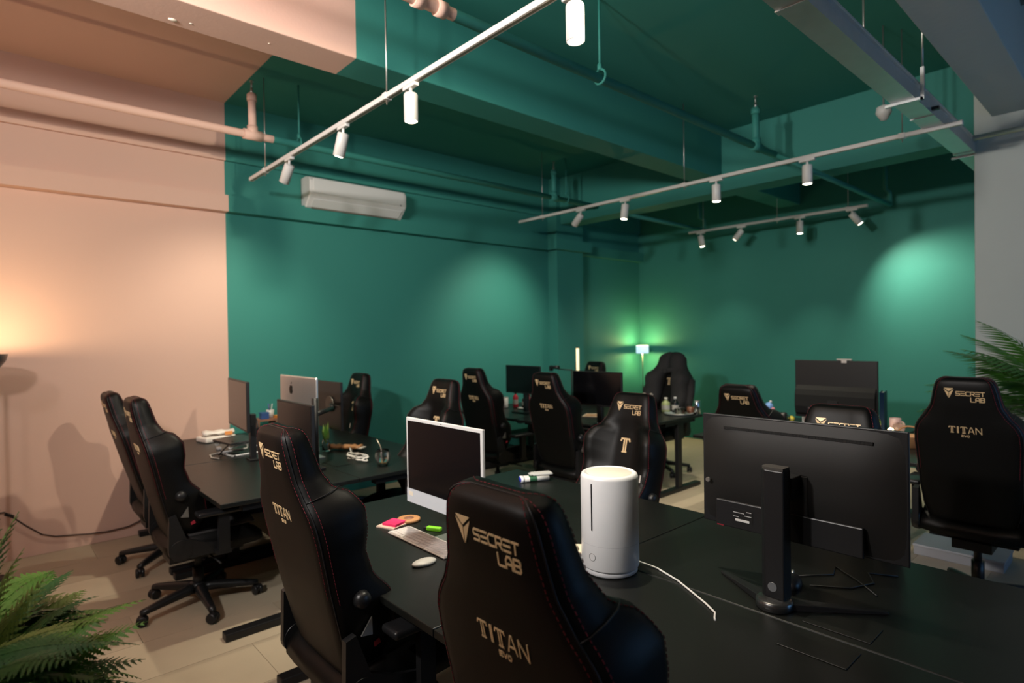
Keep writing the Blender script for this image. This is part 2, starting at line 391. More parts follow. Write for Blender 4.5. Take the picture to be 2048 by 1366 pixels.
desk('far black desk between the two chairs seen from behind at right', FB[0], FB[1], 1.42, 2.66, 1, False)
desk('far black desk with the square-backed monitor', FB[1], FB[2], 1.42, 2.66, -1, False)
desk('far black desk behind the rightmost chair', FB[0], FB[1], .10, 1.41, 1, False)

# ------------------------------------------------------------------ gaming chairs
def interp(tab, v):
    for (a, b) in zip(tab, tab[1:]):
        if a[0] <= v <= b[0]:
            f = (v-a[0])/(b[0]-a[0]); f = f*f*(3-2*f)*.5+f*.5
            return [p+(q-p)*f for p, q in zip(a[1:], b[1:])]
    return list(tab[-1][1:])
VT = .85
#      v    halfw  rear  fcentre fbolster
TAB = [(0, .185, .012, .085, .11), (.03, .205, .002, .11, .16), (.11, .225, 0, .12, .215), (.23, .235, -.002, .11, .225),
       (.33, .238, -.002, .092, .175), (.41, .242, 0, .088, .168), (.49, .246, .002, .088, .192), (.55, .242, .003, .088, .200),
       (.585, .230, .004, .089, .188), (.615, .209, .005, .09, .172), (.64, .188, .006, .094, .132), (.70, .159, .007, .104, .117),
       (.76, .147, .010, .108, .115), (.81, .136, .015, .106, .112), (.832, .125, .021, .100, .105), (.843, .110, .030, .088, .092),
       (.848, .092, .042, .070, .080), (VT, .07, .052, .062, .066)]
def section(v):
    w, r, fc, fb = interp(TAB, v)
    q = min(1, (fb-r)/.10); e = q*min(1, w/.12)
    half = [(0, r), (.45*w, r), (.8*w, r+.002*q), (w-.020*e, r+.006*q), (w-.008*e, r+.014*q), (w, r+.034*q), (w+.002*q, (r+fb)/2), (w-.002*q, fb-.034*q), (w-.012*e, fb-.012*q), (w-.028*e, fb-.003*q),
            (w-.048*e, fb-.003*q), (w-.075*e, fb-min(.016, (fb-fc)*.5)*q), (.40*w, fc+.002*q), (.2*w, fc), (0, fc)]
    return half
def ring(v):
    h = section(v)
    return [Vector((d, u, v)) for u, d in h]+[Vector((d, -u, v)) for u, d in reversed(h[1:-1])]
NV = 54
VS = [VT*(i/NV) for i in range(NV)]+[VT]
VS += [.826, .838, .8435, .8465, .848, .849]; VS = sorted(set(VS))
bk = B().loft([ring(v) for v in VS])
me_back = bk.mesh('backrest'); me_back.materials.append(m_leather)
def smooth_all(me): me.polygons.foreach_set('use_smooth', [True]*len(me.polygons)); me.update()
smooth_all(me_back)
# front centre panel (suede) lies in the cushion face
fpn = B()
rows = []
for v in [.10+.60*i/20 for i in range(21)]:
    w, r, fc, fb = interp(TAB, v); a = .135 if v < .55 else .135-(v-.55)*.1
    rows.append([Vector((fc+.0045+.010*max(0, (abs(k)/a-.75))*0, k, v)) for k in [a*(j/6-1) for j in range(13)]])
fpn.loft(rows, closed=False, caps=False)
# piping seam polylines
def seam(idx, off):
    pts = []
    for v in VS:
        u, d = section(v)[idx]; u2_, d2 = section(v)[idx]
        pts.append((u, d, v))
    L = [Vector((d+off[0], u+off[1], v)) for u, d, v in pts]
    Rr = [Vector((d+off[0], -u-off[1], v)) for u, d, v in reversed(pts)]
    return L+Rr
def dashes(b, pts, L=.0075, gap=.0045, r=.0010, nrm=None):
    acc = 0; cur = pts[0]; seg = 0; on = True; left = L; start = cur
    i = 1; cur = pts[0]
    while i < len(pts):
        d = (pts[i]-cur).length
        if d < 1e-9: i += 1; continue
        if d >= left:
            nx = cur+(pts[i]-cur)*(left/d)
            if on: b.cyl(cur, nx, r, n=4, caps=False)
            cur = nx; on = not on; left = L if on else gap
        else:
            if on: b.cyl(cur, pts[i], r, n=4, caps=False)
            left -= d; cur = pts[i]; i += 1
    return b
st = B()
def cut(pts, v0): return [p for p in pts if p.z >= v0]
dashes(st, cut(seam(3, (-.0006, .0)), .30)); dashes(st, cut(seam(5, (-.003, .0012)), .28)); dashes(st, cut(seam(8, (.001, .001)), .10))
me_stitch = st.mesh('stitching'); me_stitch.materials.append(m_red)
# dark seam welt
wl = B().tube(cut(seam(4, (-.0008, .0008)), .02), .0022, 6)
for s_ in (-1, 1):
    a_, b_ = section(.628), section(.640)
    wl.tube([Vector((d+.0, s_*(u+.0008), .628+.012*k/5)) for k, (u, d) in enumerate(a_[4:9])], .0018, 5); me_welt = wl.mesh('seam_welt'); me_welt.materials.append(m_blkplas)
GL = {
 'S': [[(1, 1), (.12, 1), (0, .88), (0, .62), (.12, .5), (.88, .5), (1, .38), (1, .12), (.88, 0), (0, 0)]],
 'E': [[(.0, 1), (1, 1)], [(.0, .5), (1, .5)], [(1, 0), (.0, 0)]],
 'C': [[(1, 1), (.2, 1), (0, .8), (0, .2), (.2, 0), (1, 0)]],
 'R': [[(0, 0), (0, 1), (.85, 1), (1, .85), (1, .62), (.85, .45), (.25, .45)], [(.5, .45), (1, 0)]],
 'T': [[(0, 1), (1, 1)], [(.5, 1), (.5, 0)]],
 'L': [[(0, 1), (0, .12), (.12, 0), (1, 0)]],
 'A': [[(0, 0), (0, .7), (.25, 1), (.75, 1), (1, .7), (1, 0)], [(0, .38), (1, .38)]],
 'B': [[(0, 0), (0, 1), (.82, 1), (1, .85), (1, .65), (.88, .5), (.2, .5)], [(.88, .5), (1, .36), (1, .14), (.84, 0), (0, 0)]],
 't': [[(-.08, .84), (0, 1), (1, 1), (1.08, .84)], [(.36, 1), (.36, 0)], [(.64, 1), (.64, 0)], [(.25, 0), (.75, 0)]],
 'i': [[(.3, 1), (.3, 0)], [(.7, 1), (.7, 0)]],
 'a': [[(0, 0), (.42, 1), (.58, 1), (1, 0)], [(.25, .32), (.75, .32)]],
 'n': [[(0, 0), (0, 1), (1, 0), (1, 1)]],
 'V': [[(0, 1), (.5, 0), (1, 1)]], 'O': [[(.2, 0), (0, .3), (0, .7), (.2, 1), (.8, 1), (1, .7), (1, .3), (.8, 0), (.2, 0)]],
 'e': [[(1, 1), (0, 1), (0, 0), (1, 0)], [(0, .5), (.9, .5)]],
}
def strokes(txt, x, y, w, h, gap, lw):
    """list of quads in 2-D"""
    out = []
    for ch in txt:
        ww = w*(.45 if ch == 'i' else 1)
        for pl in GL[ch]:
            P = [Vector((x+a*ww, y+b*h)) for a, b in pl]
            for a, b in zip(P, P[1:]):
                d = (b-a); L = d.length
                if L < 1e-6: continue
                d /= L; n = Vector((-d.y, d.x))*lw/2; e = d*lw*.45
                out.append([a-e-n, b+e-n, b+e+n, a-e+n])
        x += ww+gap
    return out, x-gap
def emblem(x, y, w, h):
    TL, TR, BT, CT = Vector((x, y+h)), Vector((x+w, y+h)), Vector((x+w/2, y)), Vector((x+w/2, y+h*.66))
    TL2, TR2 = Vector((x, y+h*.95)), Vector((x+w, y+h*.95))
    tris = [[TL, TR, CT], [TL2, CT-Vector((0, h*.05)), BT], [TR2, CT-Vector((0, h*.05)), BT]]
    out = []
    for T in tris:
        c = (T[0]+T[1]+T[2])/3; out.append([c+(p-c)*.86 for p in T])
    return out
def face_map(side):
    """(s to the viewer's right, v up) on the rear or front face -> back-frame point and normal sign"""
    def f(p, h):
        s_, v = p; sec = section(v); u = -s_ if side == 'rear' else s_
        pts = sec[:5] if side == 'rear' else sec[:8:-1]
        d = pts[-1][1]
        for (u0, d0), (u1, d1) in zip(pts, pts[1:]):
            if u0 <= abs(u) <= u1: d = d0+(d1-d0)*(abs(u)-u0)/max(1e-6, u1-u0); break
        return Vector((d-h if side == 'rear' else d+h, u, v))
    return f
def letters(polys, side, h=.0016, mtl=m_gold, name='lettering'):
    b = B(); f = face_map(side)
    for q in polys:
        n = len(q); top = [f(p, h) for p in q]; bot = [f(p, -.002) for p in q]
        b.add(top+bot, [list(range(n))]+[(i, (i+1) % n, n+(i+1) % n, n+i) for i in range(n)])
    me = b.mesh(name); me.materials.append(mtl); return me
def logo(cx, cy):
    """wordmark, centre at (cx, cy), 0.18 wide"""
    x0 = cx-.09
    q = emblem(x0, cy-.024, .050, .060)
    l, xe = strokes('SECRET', x0+.057, cy-.003, .0162, .0205, .0050, .0036); q += l
    wl_ = 3*.0162+2*.005
    l, _ = strokes('LAB', xe-wl_, cy-.036, .0162, .0225, .0050, .0038); q += l
    return q
rear_logo_v, front_logo_v = VT-.085, VT-.100
me_rlogo = letters(logo(0, rear_logo_v), 'rear'); me_flogo = letters(logo(0, front_logo_v), 'front')
q, xe = strokes('titan', -.062, VT-.300, .024, .034, .0085, .0034); dx = -(xe-.062)/2
q = [[Vector((p.x+dx, p.y)) for p in pl] for pl in q]
q2, xe2 = strokes('eVO', -.017, VT-.322, .009, .010, .0035, .0022); q += q2
me_titan = letters(q, 'rear', name='model_lettering')
q, _ = strokes('t', -.026, VT-.355, .052, .075, 0, .0090); me_T = letters(q, 'front', name='letter_badge')

def rbox_mesh(name, dims, bev, mt, seg=4, c=(0, 0, 0)):
    bm = bmesh.new(); bmesh.ops.create_cube(bm, size=1)
    for v in bm.verts: v.co = Vector((v.co.x*dims[0]+c[0], v.co.y*dims[1]+c[1], v.co.z*dims[2]+c[2]))
    bmesh.ops.bevel(bm, geom=bm.edges[:], offset=bev, segments=seg, affect='EDGES', profile=.5)
    me = bpy.data.meshes.new(name); bm.to_mesh(me); bm.free(); smooth_all(me); me.materials.append(mt); return me
# seat: loft front to back with side bolsters
rows = []
for i in range(17):
    x = -.23+.50*i/16; e = min(1, max(0, math.sin(math.pi*min(1, max(0, (i+.25)/16.5)))))**.35
    w = .255*(.9+.1*e); zt = .085*e; bo = .028*e
    rows.append([Vector((x, yy, zz)) for yy, zz in ((0, -.045*e), (-w*.7, -.045*e), (-w, -.02*e), (-w-.004, .03*e), (-w+.012, zt+bo*.8), (-w+.05, zt+bo), (-w+.10, zt+.004), (-w*.4, zt), (0, zt), (w*.4, zt), (w-.10, zt+.004), (w-.05, zt+bo), (w-.012, zt+bo*.8), (w+.004, .03*e), (w, -.02*e), (w*.7, -.045*e))])
me_seat = B().loft(rows).mesh('seat'); smooth_all(me_seat); me_seat.materials.append(m_leather)
PX, PZ = -.17, .46
me_mech = B().bb(-.17, .15, -.09, .09, .0, .05).bb(-.15, .2, -.2, .2, .045, .06).mesh('tilt_mechanism'); me_mech.materials.append(m_blkmetal)
me_lever = B().cyl((.02, 0, .03), (.04, -.32, .02), .006, n=8).mesh('lift_lever'); me_lever.materials.append(m_blkmetal)
me_gas = B().cyl((0, 0, .09), (0, 0, .24), .031, n=18).cyl((0, 0, .2), (0, 0, .42), .019, n=14).mesh('gas_lift'); me_gas.materials.append(m_blkplas)
# star-base spoke and caster along +x
sp = B()
rows = []
for i in range(9):
    x = .03+.30*i/8; f = i/8; hw = .030-.013*f; zt = .135-.035*f-.01*f*f; th = .05-.022*f
    rows.append([Vector((x, yy, zz)) for yy, zz in ((-hw, zt-th), (-hw*1.05, zt-th*.4), (-hw*.6, zt), (hw*.6, zt), (hw*1.05, zt-th*.4), (hw, zt-th))])
sp.loft(rows); me_spoke = sp.mesh('base_spoke'); me_spoke.materials.append(m_blkplas)
me_hub = B().lathe([(0, .14), (.045, .138), (.05, .12), (.05, .085), (.04, .08), (0, .08)], n=20).mesh('base_hub'); me_hub.materials.append(m_blkplas)
cs = B()
for s in (-1, 1):
    cs.lathe([(0, -.011), (.022, -.011), (.029, -.008), (.0305, 0), (.029, .008), (.022, .011), (0, .011)], n=20)
    nn = len(cs.v)
# rotate lathe pieces into wheels
vv = []
half = len(cs.v)//2
for i, (x, y, z) in enumerate(cs.v):
    s = -1 if i < half else 1
    vv.append((x, z+s*.0155, y+.0305))
cs.v = vv
cs.bb(-.008, .016, -.006, .006, .03, .066); cs.ball((.0, 0, .040), .027, 12, 6, (1, .95, .9)); cs.cyl((.0, 0, .05), (.0, 0, .085), .008, n=8)
me_caster = cs.mesh('caster'); me_caster.materials.append(m_blkplas)
# armrest
ar = B().bb(-.03, .03, -.015, .015, -.02, .20).bb(-.04, .04, -.10, .012, -.035, -.012)
me_arm = ar.mesh('armrest_post'); me_arm.materials.append(m_blkplas)
me_pad = rbox_mesh('arm_pad', (.26, .095, .030), .013, m_blkplas)
# hinge cover, knob, recline lever
hg = B().cyl((0, -.02, 0), (0, .02, 0), .058, n=24).prism([(-.03, -.055), (.26, -.05), (.27, -.01), (.12, .02), (.03, .06), (-.02, .20), (-.055, .19), (-.06, 0)], -.016, .012, 1)
me_hinge = hg.mesh('hinge_cover'); me_hinge.materials.append(m_blkplas)
me_knob = B().lathe([(0, .045), (.018, .043), (.027, .034), (.030, .015), (.026, 0), (0, 0)], n=20).mesh('lumbar_knob'); me_knob.materials.append(m_blkplas)
me_rlev = B().prism([(-.022, -.015), (.028, .028), (.016, -.03)], 0, .006, 1).mesh('recline_lever'); me_rlev.materials.append(m_silver)
me_badge = B().prism([(-.012, -.008), (.012, -.006), (.010, .012), (-.011, .009)], 0, .003, 1).mesh('red_badge'); me_badge.materials.append(plain('red_badge', (.35, .02, .04), .5))
me_slot = B().bb(-.0012, .0012, -.004, .004, -.035, .035).mesh('zip_line'); me_slot.materials.append(m_blkplas)
me_label = B().bb(-.001, .001, -.004, .004, -.02, .02).mesh('side_tag'); me_label.materials.append(plain('pale_tag', (.45, .42, .38), .6))

def chair(label, pos, yaw_, ref='rear', tilt=13, base=None, spin=0, dzv=0):
    """pos = world position of the wordmark centre on the rear ('rear') or front ('front') of the backrest, or ('base', x, y, lift)"""
    t_ = R(tilt); ct, sn = math.cos(t_), math.sin(t_)
    if ref == 'base': ox, oy, lift = pos
    else:
        v = rear_logo_v if ref == 'rear' else front_logo_v
        w, r, fc, fb = interp(TAB, v); d = r if ref == 'rear' else fc
        lx = PX-v*sn+d*ct; lz = PZ+v*ct+d*sn
        lift = pos[2]-lz; ox = pos[0]-lx*math.cos(yaw_); oy = pos[1]-lx*math.sin(yaw_)
    lift = max(-.10, min(.12, lift))
    t = thing('gaming_chair', label, 'chair', (ox, oy, 0), yaw_, group='black gaming chairs')
    obj('seat', me_seat, None, t, (.03, 0, .415+lift))
    obj('tilt_mechanism', me_mech, None, t, (0, 0, .325+lift)); obj('lift_lever', me_lever, None, t, (0, 0, .325+lift))
    g = obj('gas_lift', me_gas, None, t); g.scale.z = 1+lift/.42
    obj('base_hub', me_hub, None, t)
    for k in range(5):
        a = spin+2*math.pi*k/5
        obj('base_spoke', me_spoke, None, t, rot=(0, 0, a))
        obj('caster', me_caster, None, t, (.325*math.cos(a), .325*math.sin(a), 0), (0, 0, a+k*1.3))
    for s in (-1, 1):
        p = obj('armrest_post', me_arm, None, t, (.06, s*.315, .43+lift))
        if s < 0: p.scale.y = -1
        obj('arm_pad', me_pad, None, p, (-.01, -.005, .212))
    bkr = obj('backrest', me_back, None, t, (PX, 0, PZ+lift), (0, -t_, 0))
    for nm, me in (('stitching', me_stitch), ('seam_welt', me_welt), ('rear_wordmark', me_rlogo), ('front_wordmark', me_flogo), ('model_lettering', me_titan), ('letter_badge', me_T)):
        obj(nm, me, None, bkr)
    for s in (-1, 1):
        obj('hinge_cover', me_hinge, None, t, (PX+.02, s*.255, PZ-.01+lift))
    for s in (-1, 1):
        obj('lumbar_knob', me_knob, None, bkr, (.10, s*.222, .27), (R(-90*s), 0, 0))
    obj('recline_lever', me_rlev, None, bkr, (.09, -.245, .17)); obj('red_badge', me_badge, None, bkr, (.12, -.232, .095))
    obj('side_tag', me_label, None, bkr, (.20, .215, .36))
    return t, lift
PI = math.pi
chair('black gaming chair in the centre foreground, back with gold lettering, cut by picture bottom', (.68, .835, 1.222), 0, 'rear', 13, spin=.3)
chair('black gaming chair at the desk keyboard, left of the centre foreground chair', (.70, 1.985, 1.214), 0, 'rear', 13, spin=.9)
c4 = chair('reclined black gaming chair with silver lever, nearest of the two at the left', (.95, 3.93, -.02), 0, 'base', 14, spin=.915)
c3 = chair('reclined black gaming chair nearest the pink wall', (.999, 4.871, -.04), 0, 'base', 17, spin=.14)
chair('black gaming chair against the green wall right of the silver computer, single gold letter', (2.62, 5.13, 1.17), PI, 'front', 12, spin=.4)
chair('black gaming chair directly behind the white all-in-one computer', (2.44, 3.50, 1.20), PI, 'front', 14, spin=.1)
chair('black gaming chair turned away, left of the bottles and small monitor', (3.51, 4.51, 1.19), 0, 'rear', 13, spin=.7)
chair('black gaming chair turned away, between the small and wide far monitors', (3.54, 3.55, 1.18), 0, 'rear', 14, spin=.2)
chair('black gaming chair facing the camera behind the white humidifier', (2.83, 2.12, 1.158), PI, 'front', 16, spin=.5)
chair('black gaming chair mostly hidden behind the large black monitor', (2.68, .93, 1.188), PI, 'front', 12, spin=.9)
chair('black gaming chair left of the square-backed far monitor, only its top seen', (3.99, 2.05, 1.12), 0, 'rear', 22, spin=.4)
chair('rightmost black gaming chair with gold lettering beside the palm', (3.91, .725, 1.24), 0, 'rear', 13, spin=.6)
c9 = chair('black gaming chair in the far corner behind the light bar', (5.95, 5.02, 1.145), PI, 'front', 12, spin=.3)
c10 = chair('black gaming chair wearing the dark hoodie by the corner lamp', (6.02, 3.90, 1.245), PI, 'front', 13, spin=1.0)

# ------------------------------------------------------------------ hoodie and jacket on chairs
# hoodie: shell over the backrest of the chair by the corner lamp
t10, lift10 = c10
hd = B(); rows_o = []
hv = [.16+.69*i/20 for i in range(21)]+[.862, .872, .878]
for v in hv:
    top_ = max(0, (v-.80)/.078); w, r, fc, fb = interp(TAB, min(v, .83)); w *= 1-.75*max(0, (v-.84)/.04); fb = fb-(.045*top_); fc = fc-.045*top_; r = r+.045*top_; k = .022+.012*math.sin(v*23)+.02*max(0, .5-v)
    w2 = w+k+.015*max(0, .55-v)
    op = .048+.10*max(0, .58-v) if v < .60 else max(.001, .048-(v-.60)*.9)      # open front, closed over the headrest
    rows_o.append([Vector((d, u, v)) for u, d in
        [(op, fc+.020), (op+.05, max(fc, fb-.02)+.030), (w2-.05, fb+.026), (w2-.01, fb+.008), (w2+.006, (r+fb)/2), (w2-.008, r-.004), (w2-.06, r-.022), (.4*w, r-.026+.006*math.sin(v*31)), (0, r-.026),
         (-.4*w, r-.026+.006*math.sin(v*27)), (-w2+.06, r-.022), (-w2+.008, r-.004), (-w2-.006, (r+fb)/2), (-w2+.01, fb+.008), (-w2+.05, fb+.026), (-op-.05, max(fc, fb-.02)+.030), (-op, fc+.020)]])
hd.loft(rows_o, closed=False, caps=False)
t_ = R(13)
hood = thing('hoodie', 'dark charcoal hoodie draped over the chair by the corner lamp', 'hoodie', t10.location, PI)
ho = obj('body', hd, m_darkgrey, hood, (PX, 0, PZ+lift10), (0, -t_, 0))
md = ho.modifiers.new('solid', 'SOLIDIFY'); md.thickness = .008
cr = B()
ringp = []
for k in range(25):
    a = 2*math.pi*k/24
    ringp.append((.06+.085*math.cos(a), .115*math.sin(a)*(1-.1*math.cos(a)), .70-.055*math.cos(a)+.012*math.sin(3*a)))
cr.tube(ringp, .030, 10)
obj('hood', cr, m_darkgrey, hood, (PX, 0, PZ+lift10), (0, -t_, 0))
hdp = B().loft([[Vector((-.035-.02*math.sin(math.pi*j/10)+.03*((i-6)/6)**2, .12*((i-6)/6)*(1-.35*(j/10)), .78-.22*j/10)) for i in range(13)] for j in range(11)], closed=False, caps=False)
o = obj('hood_back', hdp, m_darkgrey, hood, (PX, 0, PZ+lift10), (0, -t_, 0)); md = o.modifiers.new('solid', 'SOLIDIFY'); md.thickness = .01
sl = B()
for s in (-1, 1): pass
for s in (-1, 1):
    obj('sleeve', B().tube([(.06, s*.27, .56), (.09, s*.30, .42), (.10, s*.295, .26), (.11, s*.285, .10), (.12, s*.28, -.02)], .045, 10, .75), m_darkgrey, hood, (PX, 0, PZ+lift10), (0, -t_, 0))
# jacket on the seat of the reclined chair
jk = B(); N = 18; rows_ = []
for i in range(N):
    rr = []
    for j in range(N):
        x = -.16+.36*i/(N-1); yy = -.24+.46*j/(N-1)
        zz = .10+.03*math.sin(9*x+5*yy)+.022*math.sin(17*yy-6*x)+.05*math.exp(-((x+.05)**2+(yy-.02)**2)/.02)
        e = min(i, j, N-1-i, N-1-j)
        if e == 0: zz = .098
        rr.append(Vector((x, yy, zz)))
    rows_.append(rr)
jk.loft(rows_, closed=False, caps=False)
t4, l4 = c4
o = obj('jacket', jk, m_darkgrey, None, (t4.location.x+.06, t4.location.y, .415+l4+.012)); tag(o, 'crumpled black jacket lying on the seat of the reclined chair', 'jacket')
md = o.modifiers.new('solid', 'SOLIDIFY'); md.thickness = .012; smooth_all(o.data)

# ------------------------------------------------------------------ screens
def monitor(name, label, X, yc, w, z0, z1, face=-1, back=m_blkplas, scr=m_matscreen, thick=.022, bez=.010, yaw_=0, ny=0, stand=True, group=None, base=None, bulge=True):
    """face=-1: screen looks to -X; the desk is at ZD"""
    t = thing(name, label, 'monitor', (X, yc, ZD+(.001 if stand else 0)), yaw_, group)
    a, b = z0-ZD, z1-ZD; f = -face
    obj('housing', B().bb(*(sorted((0, f*thick))), -w/2, w/2, a, b), back, t, bevel=.004)
    if bulge: obj('rear_bulge', B().bb(*(sorted((f*thick, f*(thick+.025)))), -w*.33, w*.33, a+(b-a)*.22, a+(b-a)*.80), back, t, bevel=.012, seg=3)
    obj('screen', B().bb(*(sorted((-f*.0015, f*.002))), -w/2+bez, w/2-bez, a+bez*1.6, b-bez), scr, t)
    if stand:
        obj('stand_neck', B().bb(*(sorted((f*(thick+.015), f*(thick+.055)))), ny-.03, ny+.03, .01, (a+b)/2+.02 if ny == 0 else a+.12), back, t, bevel=.004)
        obj('stand_foot', B().bb(*(sorted((f*(-.06 if ny == 0 else .02), f*.14))), ny-(.12 if ny == 0 else .07), ny+(.12 if ny == 0 else .07), 0, .012), back, t, bevel=.004)
    return t
# white all-in-one on the near desk
t = thing('all_in_one_computer', 'white-framed all-in-one computer with black screen on the near desk', 'computer', (1.415, 2.02, ZD+.001))
w = .545
obj('panel', B().bb(0, .012, -w/2, w/2, .118, .498), m_plastic, t, bevel=.003)
obj('chin', B().bb(-.0015, .003, -w/2+.001, w/2-.001, .119, .180), m_imacw, t)
obj('screen', B().bb(-.0018, .003, -w/2+.014, w/2-.014, .181, .484), m_screen, t)
obj('camera_dot', B().cyl((-.002, 0, .491), (.0, 0, .491), .0025, n=10), m_blkplas, t)
obj('sticker', B().bb(-.0025, 0, w/2-.05, w/2-.02, .150, .168), plain('pale_sticker', (.75, .68, .55), .6), t)
obj('stand_neck', B().box((.07, 0, .14), (.008, .13, .30), M=Matrix.Rotation(R(-14), 3, 'Y')), m_alu, t)
obj('stand_foot', B().bb(.0, .14, -.065, .065, 0, .006), m_alu, t, bevel=.002)
# keyboard
t = thing('keyboard', 'white flat keyboard before the all-in-one computer', 'keyboard', (1.36, 2.066, ZD+.001))
obj('plate', B().bb(-.0575, .0575, -.21, .21, 0, .007), plain('pale_key_plate', (.75, .71, .68), .4), t, bevel=.003)
m_keys = plain('white_keys', (.88, .84, .81), .4)
key = rbox_mesh('key', (.0178, .0180, .003), .001, m_keys, 1)
kw = rbox_mesh('space_key', (.0165, .11, .003), .001, m_keys, 1)
for me_ in (key, kw): me_.polygons.foreach_set('use_smooth', [False]*len(me_.polygons)); me_.update()
for r in range(5):
    for c in range(20):
        if r == 0 and 5 <= c <= 10: continue
        obj('key', key, None, t, (-.043+r*.0205, .198-c*.0208, .0085))
obj('space_key', kw, None, t, (-.043, .198-7.5*.0208, .0085))
t = thing('mouse', 'white computer mouse beside the white keyboard', 'mouse', (1.225, 1.875, ZD+.001))
obj('shell', B().ball((0, 0, .006), .03, 16, 8, (1.75, 1, .42)), m_plastic, t); obj('base', B().lathe([(0, .0), (.028, 0), (.028, .004), (0, .004)], n=16), m_plastic, t)
t = thing('sticky_note_pad', 'hot pink sticky notes on a pale pad', 'sticky notes', (1.385, 2.36, ZD), R(20))
obj('lower_pad', B().bb(-.06, .04, -.045, .055, .0005, .006), plain('pale_pink_paper', (.8, .62, .5), .7), t)
obj('pink_pad', B().bb(-.038, .038, -.038, .038, .006, .016), plain('hot_pink_paper', (.85, .03, .16), .6), t)
t = thing('coaster', 'round wooden coaster with a burnt mark', 'coaster', (1.465, 2.365, ZD))
obj('disc', B().lathe([(0, .001), (.05, .001), (.053, .004), (.053, .012), (.05, .014), (0, .014)], n=32), m_wood, t)
obj('mark', B().lathe([(0, .0145), (.024, .0145), (.024, .0138)], n=9), m_brown, t)
t = thing('highlighter', 'lime green marker pen lying by the keyboard', 'marker', (1.47, 2.165, ZD), R(25))
obj('barrel', B().bb(-.012, .012, -.035, .035, .0005, .018), plain('lime_plastic', (.25, .75, .03), .4), t, bevel=.004)
obj('cap', B().bb(-.012, .012, .035, .05, .0015, .017), m_blkplas, t, bevel=.003)
# whiteboard markers
for k, (x, y) in enumerate(((2.345, 2.535), (2.325, 2.505))):
    t = thing('whiteboard_marker', ('white marker with blue cap, the farther of the pair', 'white marker with blue cap, the nearer of the pair')[k], 'marker', (x, y, ZD+.016), R(-26), 'pair of white markers')
    obj('barrel', B().cyl((.0, 0, 0), (.16, 0, 0), .0145, n=14), m_plastic, t)
    obj('cap', B().cyl((-.012, 0, 0), (.008, 0, 0), .0155, n=14), plain('white_cap', (.8, .82, .85), .4), t)
    obj('cap_end', B().cyl((-.016, 0, 0), (-.011, 0, 0), .012, n=14), plain('blue_cap', (.02, .04, .4), .4), t)
    obj('print_band', B().lathe([(.0149, .04), (.0149, .085)], n=14), plain('green_print', (.03, .12, .06), .5), t, rot=(0, R(90), 0))
t = thing('eraser_box', 'small white box lying on the two markers', 'box', (2.44, 2.485, ZD+.032), R(-26))
obj('box', B().bb(-.045, .075, -.03, .035, 0, .010), m_plastic, t, bevel=.003)
obj('flap', B().bb(-.06, -.045, -.02, .025, .002, .008), m_plastic, t)
t = thing('paper_pad', 'white note block half hidden behind the humidifier', 'note block', (1.70, 1.55, ZD), R(35))
obj('sheets', B().bb(-.05, .05, -.06, .06, .0005, .022), m_plastic, t); obj('cover', B().bb(-.05, .05, -.06, .06, .022, .024), plain('cream_cover', (.75, .66, .5), .6), t)
# humidifier
hx, hy, hr = 1.69, 1.358, .104
t = thing('humidifier', 'tall white cylindrical humidifier with a dark level slit', 'humidifier', (hx, hy, ZD))
obj('body', B().lathe([(0, .022), (hr-.004, .022), (hr, .028), (hr, .343), (hr-.004, .353), (hr-.012, .358), (hr-.014, .355), (0, .355)], n=64), plain('white_gloss_plastic', (.74, .75, .76), .3), t)
obj('foot_ring', B().lathe([(0, .001), (hr-.012, .001), (hr-.006, .006), (hr-.006, .016), (hr-.010, .022), (0, .022)], n=64), plain('pale_grey_plastic', (.55, .56, .58), .4), t)
obj('top_disc', B().lathe([(0, .3565), (.078, .3565), (.082, .3545)], n=48), plain('beige_plastic', (.78, .70, .60), .4), t)
obj('water_seam', B().lathe([(hr+.0003, .112), (hr+.0003, .113)], n=64), plain('seam_grey', (.5, .51, .53), .5), t)
ang = math.atan2(-hy, -hx)-R(37)
def onside(b, a, z, wd, ht, n=6):
    rr = hr+.0012; vs = []
    for k in range(n+1):
        q = a+(k/n-.5)*wd/hr
        vs += [(rr*math.cos(q), rr*math.sin(q), z-ht/2), (rr*math.cos(q), rr*math.sin(q), z+ht/2)]
    return b.add(vs, [(2*k, 2*k+2, 2*k+3, 2*k+1) for k in range(n)])
obj('level_slit', onside(B(), ang, .248, .005, .165, 2), m_blkplas, t)
bt = [((hr+.001)*math.cos(ang+.013*math.cos(a)/hr), (hr+.001)*math.sin(ang+.013*math.cos(a)/hr), .072+.013*math.sin(a)) for a in [2*math.pi*k/24 for k in range(25)]]
obj('button', B().tube(bt, .0008, 5), plain('button_ring', (.3, .3, .3), .5), t)
o = obj('power_cord', B().tube([(1.80, 1.335, ZD+.012), (1.81, 1.24, ZD+.004), (1.77, 1.13, ZD+.004), (1.72, 1.04, ZD+.004), (1.68, .97, ZD+.004), (1.645, .92, ZD+.004), (1.615, .905, ZD+.004), (1.605, .898, ZD+.002)], .0032, 8), m_cable)
tag(o, 'white power cord from the humidifier to the desk cable flap', 'cord')
